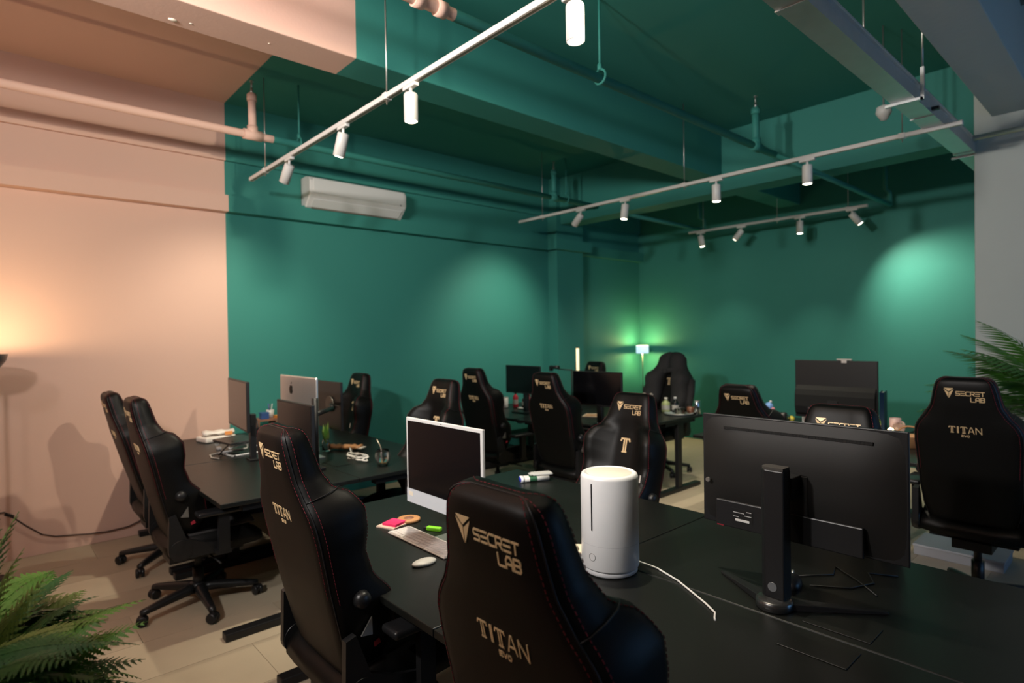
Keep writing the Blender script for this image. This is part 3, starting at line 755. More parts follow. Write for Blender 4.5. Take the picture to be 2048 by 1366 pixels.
# large monitor from behind
t = thing('large_monitor', 'large black monitor seen from behind on a v-shaped stand', 'monitor', (1.93, .812, ZD))
w, z0, z1 = .645, .175, .565
nu, nvv = 24, 16; rows_ = []
for j in range(nvv+1):
    v = j/nvv; rr = []
    for i in range(nu+1):
        u = i/nu; ed = min(u, 1-u)*w; ev = min(v, 1-v)*(z1-z0)
        b_ = min(1, ed/.16); b2 = min(1, ev/.17); b_ = b_*(2-b_); b2 = b2*(2-b2)
        rr.append(Vector((.030-.030*b_*b2, -w/2+u*w, z0+v*(z1-z0))))
    rows_.append(rr)
obj('back_cover', B().loft(rows_, closed=False, caps=False), plain('matte_black_back', (.010, .0095, .009), .52, spec=.35), t)
obj('bezel', B().bb(.028, .040, -w/2, w/2, z0, z1), m_blkplas, t, bevel=.003)
obj('screen', B().bb(.0395, .041, -w/2+.008, w/2-.008, z0+.014, z1-.008), m_screen, t)
vt = B()
obj('vent_slot', B().bb(.0138, .026, -.235, .235, z1-.048, z1-.039), plain('vent_black', (.002, .002, .002), .7), t)
vfin = B().bb(.0132, .024, -.0009, .0009, z1-.048, z1-.039).mesh('vent_fin'); vfin.materials.append(m_blkplas)
for k in range(48): obj('vent_fin', vfin, None, t, (0, -.23+k*.0098, 0))
obj('mount_recess', B().bb(-.002, .004, -.055, .065, .235, .395), plain('recess_black', (.005, .005, .005), .6), t, bevel=.001)
obj('lower_step', B().bb(-.009, .004, -.215, .255, .180, .272), m_blkplas, t, bevel=.004)
lb = obj('rating_label', B().bb(-.0098, -.006, .12, .195, .205, .25), plain('label_black', (.01, .01, .01), .4), t)
obj('label_strip', B().bb(-.0103, -.008, .132, .182, .208, .216), m_plastic, lb)
wl2 = plain('label_print', (.4, .4, .4), .5)
for k, (a, b2) in enumerate(((.17, .19), (.125, .15), (.15, .19), (.125, .142))): obj('label_print', B().bb(-.0102, -.008, a, b2, .222+k*.007, .2245+k*.007), wl2, lb)
obj('port_socket', B().cyl((-.001, .29, .33), (.006, .29, .33), .008, n=14), m_silver, t)
obj('red_stripe', B().bb(-.0095, -.005, .225, .25, .18, .184), plain('dark_red', (.2, .01, .02), .5), t)
pil = obj('stand_pillar', B().prism([(-.120, -.030), (-.120, .030), (-.105, .046), (-.075, .046), (-.066, .030), (-.066, -.030)], .028, .428, 2), m_blkplas, t, bevel=.004)
obj('pillar_cap', B().prism([(-.117, -.028), (-.117, .029), (-.103, .043), (-.076, .043), (-.069, .029), (-.069, -.028)], .428, .436, 2), plain('grey_cap', (.06, .055, .05), .4), pil)
obj('cable_hole', B().cyl((-.1225, .006, .065), (-.117, .006, .065), .014, n=20), plain('hole_rim', (.15, .16, .17), .3), pil)
obj('mount_arm', B().bb(-.07, .002, -.035, .030, .33, .40), m_blkplas, t, bevel=.004)
obj('stand_hub', B().lathe([(0, .001), (.052, .001), (.054, .004), (.054, .026), (.048, .030), (0, .030)], (-.112, .004, 0), n=32), plain('satin_dark_metal', (.1, .1, .1), .25, metal=.8), t)
for sx, sy in ((.02, .245), (.085, -.25)):
    a = Vector((-.115, .004, 0)); b_ = Vector((sx, sy, 0)); d = (b_-a).normalized(); n_ = Vector((-d.y, d.x, 0))
    obj('stand_leg', B().loft([[a+n_*.03+Vector((0, 0, .002)), a-n_*.03+Vector((0, 0, .002)), a-n_*.026+Vector((0, 0, .026)), a+n_*.026+Vector((0, 0, .026))], [b_+n_*.010+Vector((0, 0, .001)), b_-n_*.010+Vector((0, 0, .001)), b_-n_*.008+Vector((0, 0, .008)), b_+n_*.008+Vector((0, 0, .008))]], sm=False), m_blkmetal, t, bevel=.002)
t = thing('mouse', 'black gaming mouse behind the large monitor stand', 'mouse', (2.02, .845, ZD+.001), R(20))
obj('shell', B().ball((0, 0, .008), .031, 16, 8, (1.9, 1, .9)), m_blkplas, t); obj('wheel', B().cyl((.03, -.004, .030), (.03, .004, .030), .010, n=12), m_silver, t)
for k, pts in enumerate(([(2.05, .80), (2.12, .70), (2.22, .66), (2.30, .70), (2.34, .62)], [(2.10, .86), (2.2, .78), (2.28, .80), (2.2, .70), (2.12, .62)])):
    o = obj('cable', B().tube([(x, y, ZD+.004) for x, y in pts], .003, 6), m_bcable); tag(o, ('black cable trailing from the gaming mouse', 'black looped cable on the desk under the large monitor')[k], 'cable')

# left block screens
monitor('monitor', 'thin monitor seen edge-on, screen reflecting the pink wall', 1.39, 4.585, .62, .945, 1.30, -1, yaw_=R(-5.5), ny=-.21)
monitor('monitor', 'dark-screened monitor in front of the silver computer', 1.44, 3.655, .55, .86, 1.20, -1, stand=True)
t = thing('silver_computer', 'silver all-in-one computer seen from behind with fruit emblem', 'computer', (1.66, 4.135, ZD+.001))
w = .64
obj('shell', B().bb(0, .018, -w/2, w/2, .09, .59), m_alu, t, bevel=.007, seg=3)
obj('screen', B().bb(.017, .0195, -w/2+.012, w/2-.012, .17, .58), m_screen, t)
ap = B()
for cx, cz, r, s in ((-.012, 0, .021, 1), (.012, 0, .021, 1)): pass
pts = []
for k in range(36):
    a = 2*math.pi*k/36; r = .032*(1+.10*abs(math.sin(a))-.18*max(0, math.sin(a))**8-.10*max(0, -math.sin(a))**10)
    pts.append((r*.92*math.cos(a), .49+r*math.sin(a)))
bite = (-.037, .495, .014)
q = []
for y_, z_ in pts:
    d = math.hypot(y_-bite[0], z_-bite[1])
    if d < bite[2]: y_, z_ = bite[0]+(y_-bite[0])/max(d, 1e-4)*bite[2]*1.0, z_; y_ = max(y_, bite[0]+math.sqrt(max(0, bite[2]**2-(z_-bite[1])**2)))
    q.append((y_, z_))
m_emb = plain('dark_mirror_emblem', (.08, .06, .05), .15, metal=.8)
obj('emblem', B().prism(q, -.0015, .001, 0), m_emb, t, (0, .11, 0))
obj('emblem_leaf', B().prism([(-.001, .527), (-.004, .539), (-.013, .547), (-.011, .535)], -.0015, .001, 0), m_emb, t, (0, .11, 0))
obj('stand_neck', B().box((.06, 0, .16), (.008, .16, .32), M=Matrix.Rotation(R(-8), 3, 'Y')), m_alu, t); obj('stand_foot', B().bb(-.02, .16, -.09, .09, 0, .006), m_alu, t)
t = thing('monitor_mount', 'black monitor arm post beside the dark-screened monitor', 'monitor arm', (1.60, 3.70, ZD))
obj('post', B().cyl((0, 0, .01), (0, 0, .47), .021, n=20), m_blkmetal, t); obj('clamp', B().bb(-.05, .05, -.045, .045, .0005, .02), m_blkmetal, t, bevel=.004)
obj('lower_link', B().tube([(0, 0, .36), (.20, .18, .37)], .016, 8), m_blkmetal, t); obj('upper_link', B().tube([(.20, .18, .37), (.335, .48, .36)], .016, 8), m_blkmetal, t)
t = thing('monitor', 'black monitor on the arm, back towards the camera, left of the wall chair', 'monitor', (1.955, 4.345, ZD), R(0))
obj('housing', B().bb(0, .02, -.28, .28, .17, .53), m_blkplas, t, bevel=.004); obj('screen', B().bb(.018, .0215, -.272, .272, .18, .522), m_screen, t)
obj('mount_plate', B().cyl((-.014, -.11, .36), (.0, -.11, .36), .06, n=24), plain('mount_grey', (.12, .11, .1), .35, metal=.5), t)
obj('light_strip', B().bb(-.0015, .002, -.25, -.05, .352, .357), m_alu, t)
# laptop on riser
t = thing('laptop_riser', 'white bent-wire laptop riser on the left desk', 'laptop stand', (1.43, 4.69, ZD), R(8))
for k, yy in enumerate((-.11, .11)):
    obj('wire_side', B().tube([(-.10, yy, .006), (.10, yy, .006), (.115, yy, .012), (.12, yy, .03), (.05, yy, .085), (-.09, yy, .075), (-.12, yy, .062), (-.125, yy, .075)], .006, 8), m_plastic, t)
obj('wire_front', B().tube([(-.10, -.11, .006), (-.10, .11, .006)], .006, 8), m_plastic, t)
obj('wire_back', B().tube([(.05, -.11, .085), (.05, .11, .085)], .006, 8), m_plastic, t)
t = thing('laptop', 'closed dark laptop resting on the white riser', 'laptop', (1.41, 4.69, ZD+.0955), R(8))
obj('base', B().bb(-.11, .11, -.15, .15, 0, .009), m_blkplas, t, rot=(0, R(-3), 0), bevel=.003); obj('lid', B().bb(-.11, .11, -.15, .15, .0095, .016), plain('dark_lid', (.05, .05, .048), .35, metal=.5), t, rot=(0, R(-3), 0), bevel=.003)
o = obj('cable', B().tube([(1.36, 4.6, ZD+.11), (1.30, 4.60, ZD+.06), (1.28, 4.66, ZD+.012), (1.34, 4.74, ZD+.006), (1.42, 4.66, ZD+.006), (1.36, 4.56, ZD+.006)], .005, 8), m_bcable); tag(o, 'black cable coiled under the laptop riser', 'cable')
o = obj('cable', B().tube([(1.25, 4.55, ZD+.005), (1.22, 4.62, ZD+.005), (1.24, 4.74, ZD+.005), (1.31, 4.78, ZD+.005), (1.36, 4.72, ZD+.005)], .005, 8), m_cable); tag(o, 'white cable loop before the laptop riser', 'cable')
o = obj('usb_plug', B().bb(-.015, .015, -.025, .025, .0005, .022), m_plastic, None, (1.36, 4.95, ZD), bevel=.005); tag(o, 'small white charger plug beside the laptop riser', 'charger')
# papers and tissue packs
t = thing('tissue_pack', 'white tissue pack piled against the pink wall', 'tissue pack', (1.47, 5.42, ZD), R(12))
obj('pack', B().bb(-.13, .13, -.09, .09, .0005, .045), plain('white_film', (.8, .74, .68), .4), t, bevel=.015, seg=3)
t = thing('tissue_pack', 'crumpled white and orange pack on top of the tissue pack', 'tissue pack', (1.49, 5.43, ZD+.046), R(-8))
obj('pack', B().loft([[Vector((-.12+.24*i/8, .08*math.cos(a)*(.85+.15*math.sin(i*2.1)), .022+.022*math.sin(a)*(.8+.3*math.sin(i*1.7)))) for a in [2*math.pi*k/14 for k in range(14)]] for i in range(9)]), plain('white_film_2', (.82, .76, .7), .4), t)
obj('orange_band', B().bb(.04, .10, -.084, -.078, .004, .034), plain('orange_print', (.8, .3, .08), .5), t)
# wooden organiser
t = thing('desk_organiser', 'brown wooden desk organiser crate against the green wall', 'organiser', (1.98, 5.52, ZD))
for nm, b_ in (('side', (-.16, -.148, -.10, .10, .0005, .13)), ('side', (.148, .16, -.10, .10, .0005, .13)), ('shelf', (-.148, .148, -.10, .10, .118, .13)), ('bottom', (-.148, .148, -.10, .10, .0005, .012)), ('divider', (-.005, .005, -.10, .09, .012, .118))):
    obj(nm, B().bb(*b_), m_brown, t)
cols = ((.03, .08, .25), (.75, .74, .72), (.85, .35, .06), (.7, .68, .62))
t = thing('box', 'small dark blue box on the wooden organiser', 'box', (1.90, 5.50, ZD+.1305)); obj('carton', B().bb(-.035, .035, -.03, .03, 0, .05), plain('blue_card', cols[0], .5), t, bevel=.003); obj('lid', B().bb(-.037, .037, -.032, .032, .05, .06), plain('blue_card_2', (.05, .12, .3), .5), t)
t = thing('cup', 'white cup of pens on the wooden organiser', 'cup', (1.965, 5.53, ZD+.1305)); obj('cup', B().lathe([(0, .002), (.028, 0), (.034, .075), (.031, .075), (.026, .006), (0, .006)], n=20), m_plastic, t)
for k in range(3): obj('pen', B().cyl((0, 0, .008), (.02*math.cos(k*2.1), .02*math.sin(k*2.1), .13), .004, n=6), plain('pen_%d' % k, ((.5, .5, .5), (.05, .1, .4), (.1, .1, .1))[k], .4), t)
t = thing('book', 'orange notebook on the wooden organiser', 'notebook', (2.06, 5.49, ZD+.1305), R(10)); obj('pages', B().bb(-.048, .07, -.068, .068, .003, .016), m_plastic, t); obj('cover', B().bb(-.05, .07, -.07, .07, 0, .003).bb(-.05, .07, -.07, .07, .016, .019).bb(-.053, -.048, -.07, .07, 0, .019), plain('orange_cover', cols[2], .5), t)
t = thing('headphones', 'black headphones leaning on the wooden organiser', 'headphones', (1.80, 5.38, ZD))
obj('band', B().tube([(-.02, -.075*math.cos(a), .05+.11*math.sin(a)) for a in [math.pi*k/14 for k in range(15)]], .008, 8), m_blkplas, t)
for s in (-1, 1): obj('ear_cup', B().cyl((-.02, s*.055, .045), (-.02, s*.085, .045), .04, n=18), m_blkplas, t)
# things on the desk with the glass cup
t = thing('glass_cup', 'clear round glass cup with a metal straw', 'cup', (1.975, 3.50, ZD+.001))
obj('glass', B().lathe([(0, .0), (.030, 0), (.045, .03), (.050, .06), (.046, .09), (.040, .108), (.038, .108), (.044, .09), (.047, .06), (.042, .032), (.028, .006), (0, .006)], n=32), m_glass, t)
obj('inner_wall', B().lathe([(0, .014), (.024, .016), (.036, .04), (.040, .066), (.038, .10)], n=28), m_glass, t)
obj('straw', B().tube([(-.006, -.008, .012), (-.004, .008, .09), (-.006, .014, .125), (-.014, .03, .155), (-.02, .042, .175)], .0035, 8), plain('straw_metal', (.7, .6, .45), .25, metal=.9), t)
obj('tea', B().lathe([(0, .0155), (.022, .0165), (.029, .028), (0, .028)], n=20), plain('tea_remains', (.35, .2, .05), .3), t)
coil = []
for k in range(70):
    a = k*.28; r = .06+.012*math.sin(k*.9); coil.append((1.945+r*.75*math.cos(a), 3.77+r*1.9*math.sin(a)+.002*k*.3, ZD+.006+.010*abs(math.sin(k*.35))+.0003*k))
coil += [(1.95, 3.9, ZD+.03), (1.99, 4.0, ZD+.05), (2.03, 4.05, ZD+.02), (2.06, 4.10, ZD+.006)]
o = obj('charging_cable', B().tube(coil, .0045, 6), m_cable); tag(o, 'coiled white charging cable beside the glass cup', 'cable')
t = thing('snack_bag', 'crumpled brown snack wrapper by the white cable', 'snack bag', (2.05, 4.20, ZD), R(-55))
obj('wrapper', B().loft([[Vector((-.13+.26*i/10, .045*math.cos(a)*(.75+.3*math.sin(i*1.9+a)), .026+.024*math.sin(a)*(.8+.25*math.sin(i*2.6)))) for a in [2*math.pi*k/12 for k in range(12)]] for i in range(11)]), plain('brown_foil', (.45, .22, .10), .3, var=.6, vs=25), t)
obj('torn_end', B().bb(.125, .155, -.04, .04, .02, .026), plain('white_foil', (.7, .66, .6), .4), t)
t = thing('glass_vase', 'small glass jar with a green sprig beside the monitor arm', 'jar', (1.93, 4.27, ZD+.001))
obj('jar', B().lathe([(0, 0), (.028, 0), (.031, .01), (.031, .07), (.022, .085), (.024, .095), (.021, .095), (.019, .085), (.028, .07), (.028, .008), (0, .006)], n=24), m_glass, t)
for k in range(9):
    a = k*2.4; h = .13+.012*k; r = .02+.03*((k*7) % 5)/5
    obj('leaf', B().loft([[Vector((r*f*math.cos(a)-.014*math.sin(math.pi*f)*math.sin(a)*s, r*f*math.sin(a)+.014*math.sin(math.pi*f)*math.cos(a)*s, .05+(h-.05)*f+.0*s)) for s in (-1, 0, 1)] for f in [q_/6 for q_ in range(7)]], closed=False, caps=False), m_leafA if k % 2 else m_leafC, t)

# ------------------------------------------------------------------ far desks
monitor('monitor', 'small dark monitor above the drink bottles', 4.42, 4.745, .55, .95, 1.26, -1, scr=m_screen)
monitor('monitor', 'wide dark monitor behind the humidifier chair', 4.33, 3.62, .60, .91, 1.24, -1, scr=m_screen)
t = thing('light_bar', 'pale vertical light bar standing behind the wide dark monitor', 'lamp', (5.0, 4.446, ZD))
obj('tube', B().cyl((0, 0, .30), (0, 0, .70), .017, n=14), mat('light_bar_tube', (.8, .75, .5), .4, emit=(1, .85, .45), es=.45), t)
obj('pole', B().cyl((.02, .035, .01), (.02, .035, .53), .016, n=12), m_blkmetal, t); obj('foot', B().lathe([(0, .001), (.05, .001), (.05, .012), (0, .014)], n=24), m_blkmetal, t)
obj('cap', B().cyl((0, 0, .70), (0, 0, .715), .018, n=14), m_blkplas, t)
t = thing('microphone_arm', 'black microphone on a thin arm over the far desks', 'microphone', (4.98, 4.66, ZD))
obj('boom', B().tube([(0, -.14, .45), (0, .05, .455), (0, .12, .465)], .006, 8), m_blkmetal, t); obj('post', B().cyl((0, -.14, .005), (0, -.14, .46), .008, n=8), m_blkmetal, t)
obj('microphone', B().cyl((0, .06, .475), (0, .20, .475), .020, n=14), m_blkplas, t); obj('yoke', B().bb(-.02, .02, .17, .20, .43, .475), m_blkplas, t)
def bottle(label, x, y, r, h, body, cap=None, z=ZD, cat='bottle', name='bottle'):
    t = thing(name, label, cat, (x, y, z+.0005))
    obj('body', B().lathe([(0, 0), (r*.92, 0), (r, r*.2), (r, h*.62), (r*.8, h*.72), (r*.38, h*.80), (r*.36, h*.88), (0, h*.88)], n=20), body, t)
    obj('cap', B().lathe([(0, h*.86), (r*.42, h*.86), (r*.42, h), (0, h)], n=16), cap or m_plastic, t)
    obj('wrap', B().lathe([(r*1.01, h*.2), (r*1.01, h*.5)], n=20), plain('wrap', (.4, .38, .34), .5), t)
    return t
def mug(label, x, y, r, h, mt, handle=True, name='mug', z=ZD):
    t = thing(name, label, name, (x, y, z+.0005))
    obj('cup', B().lathe([(0, 0), (r*.85, 0), (r, h*.1), (r, h), (r*.9, h), (r*.88, h*.12), (0, h*.1)], n=22), mt, t)
    if handle: obj('handle', B().tube([(0, -r*.95-.028*math.sin(a), h*.5+h*.3*math.cos(a)) for a in [math.pi*k/10 for k in range(11)]], .005, 6), mt, t)
    else: obj('rim', B().lathe([(r*.9, h), (r*1.03, h), (r*1.03, h+.006), (r*.9, h+.006)], n=22), mt, t)
    return t
m_red2 = plain('red_label', (.45, .02, .04), .4)
mug('tall white paper cup left of the small far monitor', 4.58, 5.22, .036, .12, m_plastic, False, 'cup')
bottle('dark red drink bottle under the small far monitor', 4.70, 5.17, .032, .19, m_red2, m_blkplas)
bottle('short dark bottle under the small far monitor', 4.74, 5.05, .035, .15, plain('dark_brown_glass', (.04, .015, .01), .2))
bottle('pink labelled bottle under the small far monitor', 4.72, 4.96, .03, .17, plain('pink_label', (.5, .08, .12), .4), m_red2)
t = thing('snack_box', 'yellow and green snack box under the small far monitor', 'snack box', (4.75, 4.84, ZD+.0005), R(15)); obj('carton', B().bb(-.035, .035, -.055, .055, 0, .16), plain('snack_yellow', (.5, .42, .1), .5, var=.6, vs=30), t); obj('panel', B().bb(-.0365, -.034, -.045, .03, .02, .12), plain('snack_print', (.7, .5, .42), .5), t); obj('edge_band', B().bb(-.036, .036, -.0565, -.04, 0, .16), plain('snack_green', (.1, .3, .05), .5), t)
t = thing('tissue', 'small crumpled white tissue on the far desk', 'tissue', (4.62, 5.0, ZD)); obj('paper', B().loft([[Vector((.03*math.cos(a)*math.sin(f)*(1+.3*math.sin(3*a)), .045*math.sin(a)*math.sin(f), .012+.012*math.cos(f))) for a in [2*math.pi*k/10 for k in range(10)]] for f in (.2, .8, 1.5, 2.2, 2.9)]), m_plastic, t)
mug('grey mug beside the wide dark monitor', 4.50, 4.35, .038, .09, plain('grey_ceramic', (.4, .42, .42), .3))
t = thing('magazine', 'open magazine under the wide dark monitor', 'magazine', (4.72, 4.0, ZD+.0005), R(30)); obj('pages', B().bb(-.12, .12, -.09, .09, 0, .012), plain('cream_paper', (.62, .5, .38), .6), t); obj('photo', B().bb(-.08, .05, -.07, .07, .012, .013), plain('orange_photo', (.5, .25, .12), .5, var=.5, vs=20), t)
t = thing('keyboard', 'black keyboard on the far desk before the wide monitor', 'keyboard', (4.17, 3.72, ZD+.001)); obj('plate', B().bb(-.07, .07, -.22, .22, 0, .02), m_blkplas, t, bevel=.004); obj('key_bed', B().bb(-.06, .06, -.21, .21, .02, .028), m_blkmetal, t, bevel=.003)
# cluttered desk end
t = thing('serving_tray', 'round glass tray on the end of the far desk', 'tray', (5.42, 3.42, ZD)); obj('plate', B().lathe([(0, .002), (.13, .002), (.15, .012), (.147, .015), (.128, .006), (0, .006)], n=32), plain('grey_glass', (.3, .36, .36), .1), t); obj('rim', B().lathe([(.147, .012), (.152, .012), (.152, .018), (.147, .018)], n=32), m_silver, t)
bottle('pale green jar with ruffled lid on the far desk end', 5.46, 3.60, .045, .16, plain('green_jar', (.35, .4, .18), .3), plain('cream_lid', (.7, .68, .6), .5))
bottle('black bottle with white cap on the far desk end', 5.50, 3.51, .035, .17, plain('black_glass', (.006, .007, .008), .15))
for k, (x, y, r, h) in enumerate(((5.36, 3.40, .03, .06), (5.43, 3.36, .028, .05), (5.47, 3.40, .03, .055))):
    t = thing('glass', ('small tumbler at the left of the glass tray', 'small tumbler at the front of the glass tray', 'small tumbler at the right of the glass tray')[k], 'glass', (x, y, ZD+.0075)); obj('cup', B().lathe([(0, 0), (r*.8, 0), (r, h), (r*.92, h), (r*.75, .006), (0, .006)], n=18), m_glass, t); obj('drink', B().lathe([(0, .007), (r*.74, .007), (r*.82, h*.5), (0, h*.5)], n=16), plain('pale_drink', (.35, .33, .2), .2), t)
mug('small white bowl on the far desk end', 5.52, 3.44, .03, .05, m_plastic, False, 'bowl')
mug('brown mug with white lid on the far desk end', 5.55, 3.36, .035, .07, plain('brown_ceramic', (.16, .06, .03), .3))
t = thing('drink_can', 'tall silver can at the corner of the far desk', 'can', (5.55, 3.28, ZD+.0005)); obj('can', B().lathe([(0, 0), (.028, 0), (.034, .008), (.034, .13), (.028, .14), (0, .138)], n=20), m_chrome, t); obj('rim', B().lathe([(.026, .14), (.03, .14), (.03, .144), (.026, .144)], n=20), m_silver, t)
t = thing('plush_toy', 'grey fluffy plush toy in front of the hoodie chair', 'plush toy', (5.30, 3.72, ZD))
m_fluff = plain('grey_plush', (.28, .26, .24), .9, bump=.4, bs=120)
for nm, c, r in (('body', (0, 0, .06), .06), ('head', (0, 0, .15), .048), ('ear', (0, .045, .195), .022), ('ear', (0, -.045, .195), .022), ('arm', (-.03, .06, .09), .025), ('arm', (-.03, -.06, .09), .025), ('muzzle', (-.045, 0, .14), .018)): obj(nm, B().ball(c, r), m_fluff, t)
# right far block
t = thing('monitor', 'square-backed dark monitor before the green back wall', 'monitor', (5.36, 1.875, ZD+.001))
obj('upper_back', B().bb(.0, .02, -.325, .325, .10, .60), m_blkplas, t, bevel=.004)
obj('lower_back', B().prism([(.0, .12), (-.035, .14), (-.045, .20), (-.043, .30), (-.030, .345), (.0, .385)], -.315, .315, 1), plain('matte_black_shell', (.012, .012, .012), .75, spec=.2), t, bevel=.006)
obj('screen', B().bb(.019, .0215, -.315, .315, .12, .59), m_screen, t); obj('stand_neck', B().bb(-.055, -.035, -.04, .04, .01, .26), m_blkplas, t); obj('stand_foot', B().bb(-.12, .08, -.14, .14, 0, .012), m_blkplas, t)
obj('nameplate', B().bb(-.0465, -.043, .15, .20, .185, .192), plain('nameplate_grey', (.12, .12, .12), .4), t); obj('led', B().bb(-.0465, -.043, -.0, .01, .17, .175), m_silver, t)
t = thing('webcam', 'thin silver bar on top of the square-backed monitor', 'webcam', (5.37, 1.80, ZD+.602)); obj('bar', B().bb(-.01, .01, -.06, .06, 0, .014), m_alu, t, bevel=.004); obj('clip', B().bb(-.012, -.008, -.02, .02, -.02, .004), m_alu, t)
t = thing('plush_toy', 'small blue and pink figurine on the far right desk', 'figurine', (5.70, 2.575, ZD)); 
for nm, c, r, cc in (('body', (0, 0, .05), .05, (.35, .42, .6)), ('head', (0, .015, .125), .04, (.2, .38, .75)), ('bow', (0, -.02, .10), .022, (.6, .25, .3)), ('horn', (0, .0, .17), .013, (.7, .7, .75))): obj(nm, B().ball(c, r), plain('figurine_'+nm, cc, .5), t)
mug('black and white striped mug on the far right desk', 5.62, 2.42, .034, .085, m_blkplas); 
t = thing('ball', 'small yellow ball beside the striped mug', 'ball', (5.66, 2.36, ZD)); obj('ball', B().ball((0, 0, .028), .028), plain('yellow_rubber', (.6, .5, .05), .4), t); obj('seam', B().lathe([(.0283, .027), (.0283, .029)], n=24), m_plastic, t)
t = thing('balloon_card', 'blue and pink card under the square-backed monitor', 'card', (5.55, 2.20, ZD)); obj('blue_disc', B().cyl((0, .0, .145), (.01, 0, .145), .05, n=24), plain('sky_blue', (.08, .38, .6), .5), t); obj('pink_disc', B().cyl((.012, -.07, .145), (.02, -.07, .145), .05, n=24), plain('candy_pink', (.7, .2, .28), .5), t); obj('holder', B().bb(-.0, .02, -.08, .02, 0.0005, .1), m_plastic, t)
t = thing('binder', 'upright dark blue binder right of the square-backed monitor', 'binder', (5.70, 1.595, ZD+.0005), R(10)); obj('cover', B().bb(-.11, .11, -.003, 0, 0, .33).bb(-.11, .11, .028, .031, 0, .33).bb(-.113, -.11, -.003, .031, 0, .33), plain('navy_card', (.01, .04, .12), .5), t); obj('pages', B().bb(-.108, .1, .0, .028, .004, .32), m_plastic, t)
mug('pale pink mug right of the square-backed monitor', 5.62, 1.50, .042, .12, plain('pink_ceramic', (.62, .42, .4), .4))
bottle('small green bottle right of the square-backed monitor', 5.52, 1.60, .022, .15, plain('green_glass', (.2, .4, .05), .3))
t = thing('glass_globe', 'small clear glass globe on the far right desk', 'glass globe', (5.56, 1.46, ZD)); obj('globe', B().ball((0, 0, .05), .045, 20, 12), m_glass, t); obj('foot', B().lathe([(0, .0005), (.03, .0005), (.025, .01), (0, .012)], n=18), m_silver, t)
t = thing('table_lamp', 'tiny glowing warm lamp beside the glass globe', 'lamp', (5.46, 1.49, ZD)); obj('base', B().lathe([(0, .0005), (.022, .0005), (.022, .02), (0, .02)], n=16), m_wood, t); obj('bulb', B().ball((0, 0, .04), .02), mat('candle_bulb', (1, .9, .7), .4, emit=(1, .75, .35), es=9), t)
t = thing('desk_basket', 'brown woven basket on the desk behind the rightmost chair', 'basket', (5.0, 1.24, ZD)); obj('basket', B().lathe([(0, .001), (.06, .001), (.085, .08), (.09, .085), (.08, .085), (.055, .008), (0, .008)], n=20), m_wood, t); obj('handle', B().tube([(0, .085*math.cos(a), .08+.07*math.sin(a)) for a in [math.pi*k/12 for k in range(13)]], .006, 6), m_wood, t)
t = thing('storage_box', 'white carton on the floor under the far right desk', 'carton', (5.05, .95, 0)); obj('carton', B().bb(-.16, .16, -.25, .25, .001, .07), plain('pale_carton', (.35, .36, .38), .6), t, bevel=.004); obj('lid', B().bb(-.165, .165, -.255, .255, .062, .078), plain('box_lid', (.42, .43, .45), .5), t, bevel=.004)

# ------------------------------------------------------------------ lamps
t = thing('floor_lamp', 'bowl-shaped uplighter floor lamp glowing at the left picture edge', 'floor lamp', (-.025, 5.24, 0))
obj('bowl', B().lathe([(0, 1.40), (.05, 1.402), (.11, 1.43), (.145, 1.48), (.158, 1.525), (.153, 1.525), (.14, 1.485), (.105, 1.44), (.04, 1.41), (0, 1.408)], n=40), plain('dark_steel_bowl', (.1, .1, .11), .3, metal=.8), t)
obj('pole', B().cyl((0, 0, .02), (0, 0, 1.41), .012, n=12), m_blkmetal, t); obj('base', B().lathe([(0, .001), (.13, .001), (.13, .018), (0, .024)], n=32), m_blkmetal, t)
obj('bulb', B().ball((0, 0, 1.47), .03), m_bulb, t)
ld = bpy.data.lights.new('uplight', 'POINT'); ld.energy = 9; ld.color = (1, .74, .44); ld.shadow_soft_size = .03
lo = bpy.data.objects.new('uplight', ld); C.objects.link(lo); lo.parent = t; lo.location = (0, 0, 1.515)
o = obj('lamp_cord', B().tube([(-.05, 5.28, .36), (.05, 5.67, .365), (.10, 5.682, .36), (.13, 5.68, .33), (.22, 5.68, .235), (.31, 5.68, .15), (.39, 5.68, .116), (.5, 5.68, .10), (.60, 5.68, .085), (.72, 5.68, .075), (.80, 5.68, .08), (.86, 5.68, .082), (.93, 5.68, .105), (1.02, 5.68, .15), (1.12, 5.68, .19)], .006, 6), plain('brown_cord', (.05, .025, .02), .5)); tag(o, 'dark lamp cord sagging along the foot of the pink wall', 'cord')
o = obj('cord_switch', B().bb(-.03, .03, -.009, .009, -.011, .011), m_blkplas, None, (.125, 5.678, .335), (0, R(32), 0), bevel=.004); tag(o, 'small black inline switch on the lamp cord', 'switch')
t = thing('floor_lamp', 'chrome drum floor lamp lighting the green corner up and down', 'floor lamp', (7.65, 5.455, 0))
obj('drum', B().lathe([(.092, 1.285), (.096, 1.285), (.096, 1.405), (.092, 1.405), (.092, 1.285)], n=40), mat('lit_drum_shade', (.7, .82, .92), .25, emit=(.55, .8, 1), es=.35), t)
obj('spider', B().bb(-.092, .092, -.004, .004, 1.30, 1.306).bb(-.004, .004, -.092, .092, 1.30, 1.306), m_blkmetal, t)
obj('pole', B().cyl((0, 0, .02), (0, 0, 1.28), .006, n=12), m_blkplas, t); obj('base', B().lathe([(0, .001), (.13, .001), (.13, .015), (0, .02)], n=32), m_blkmetal, t)
obj('bulb', B().ball((0, 0, 1.345), .02), mat('drum_bulb', (1, .9, .7), .4, emit=(1, .85, .45), es=20), t)
for dz_ in (-.054, .054):
    ld = bpy.data.lights.new('drum_light', 'POINT'); ld.energy = 5; ld.color = (1, .82, .28); ld.shadow_soft_size = .02
    lo = bpy.data.objects.new('drum_light', ld); C.objects.link(lo); lo.parent = t; lo.location = (0, 0, 1.345+dz_)

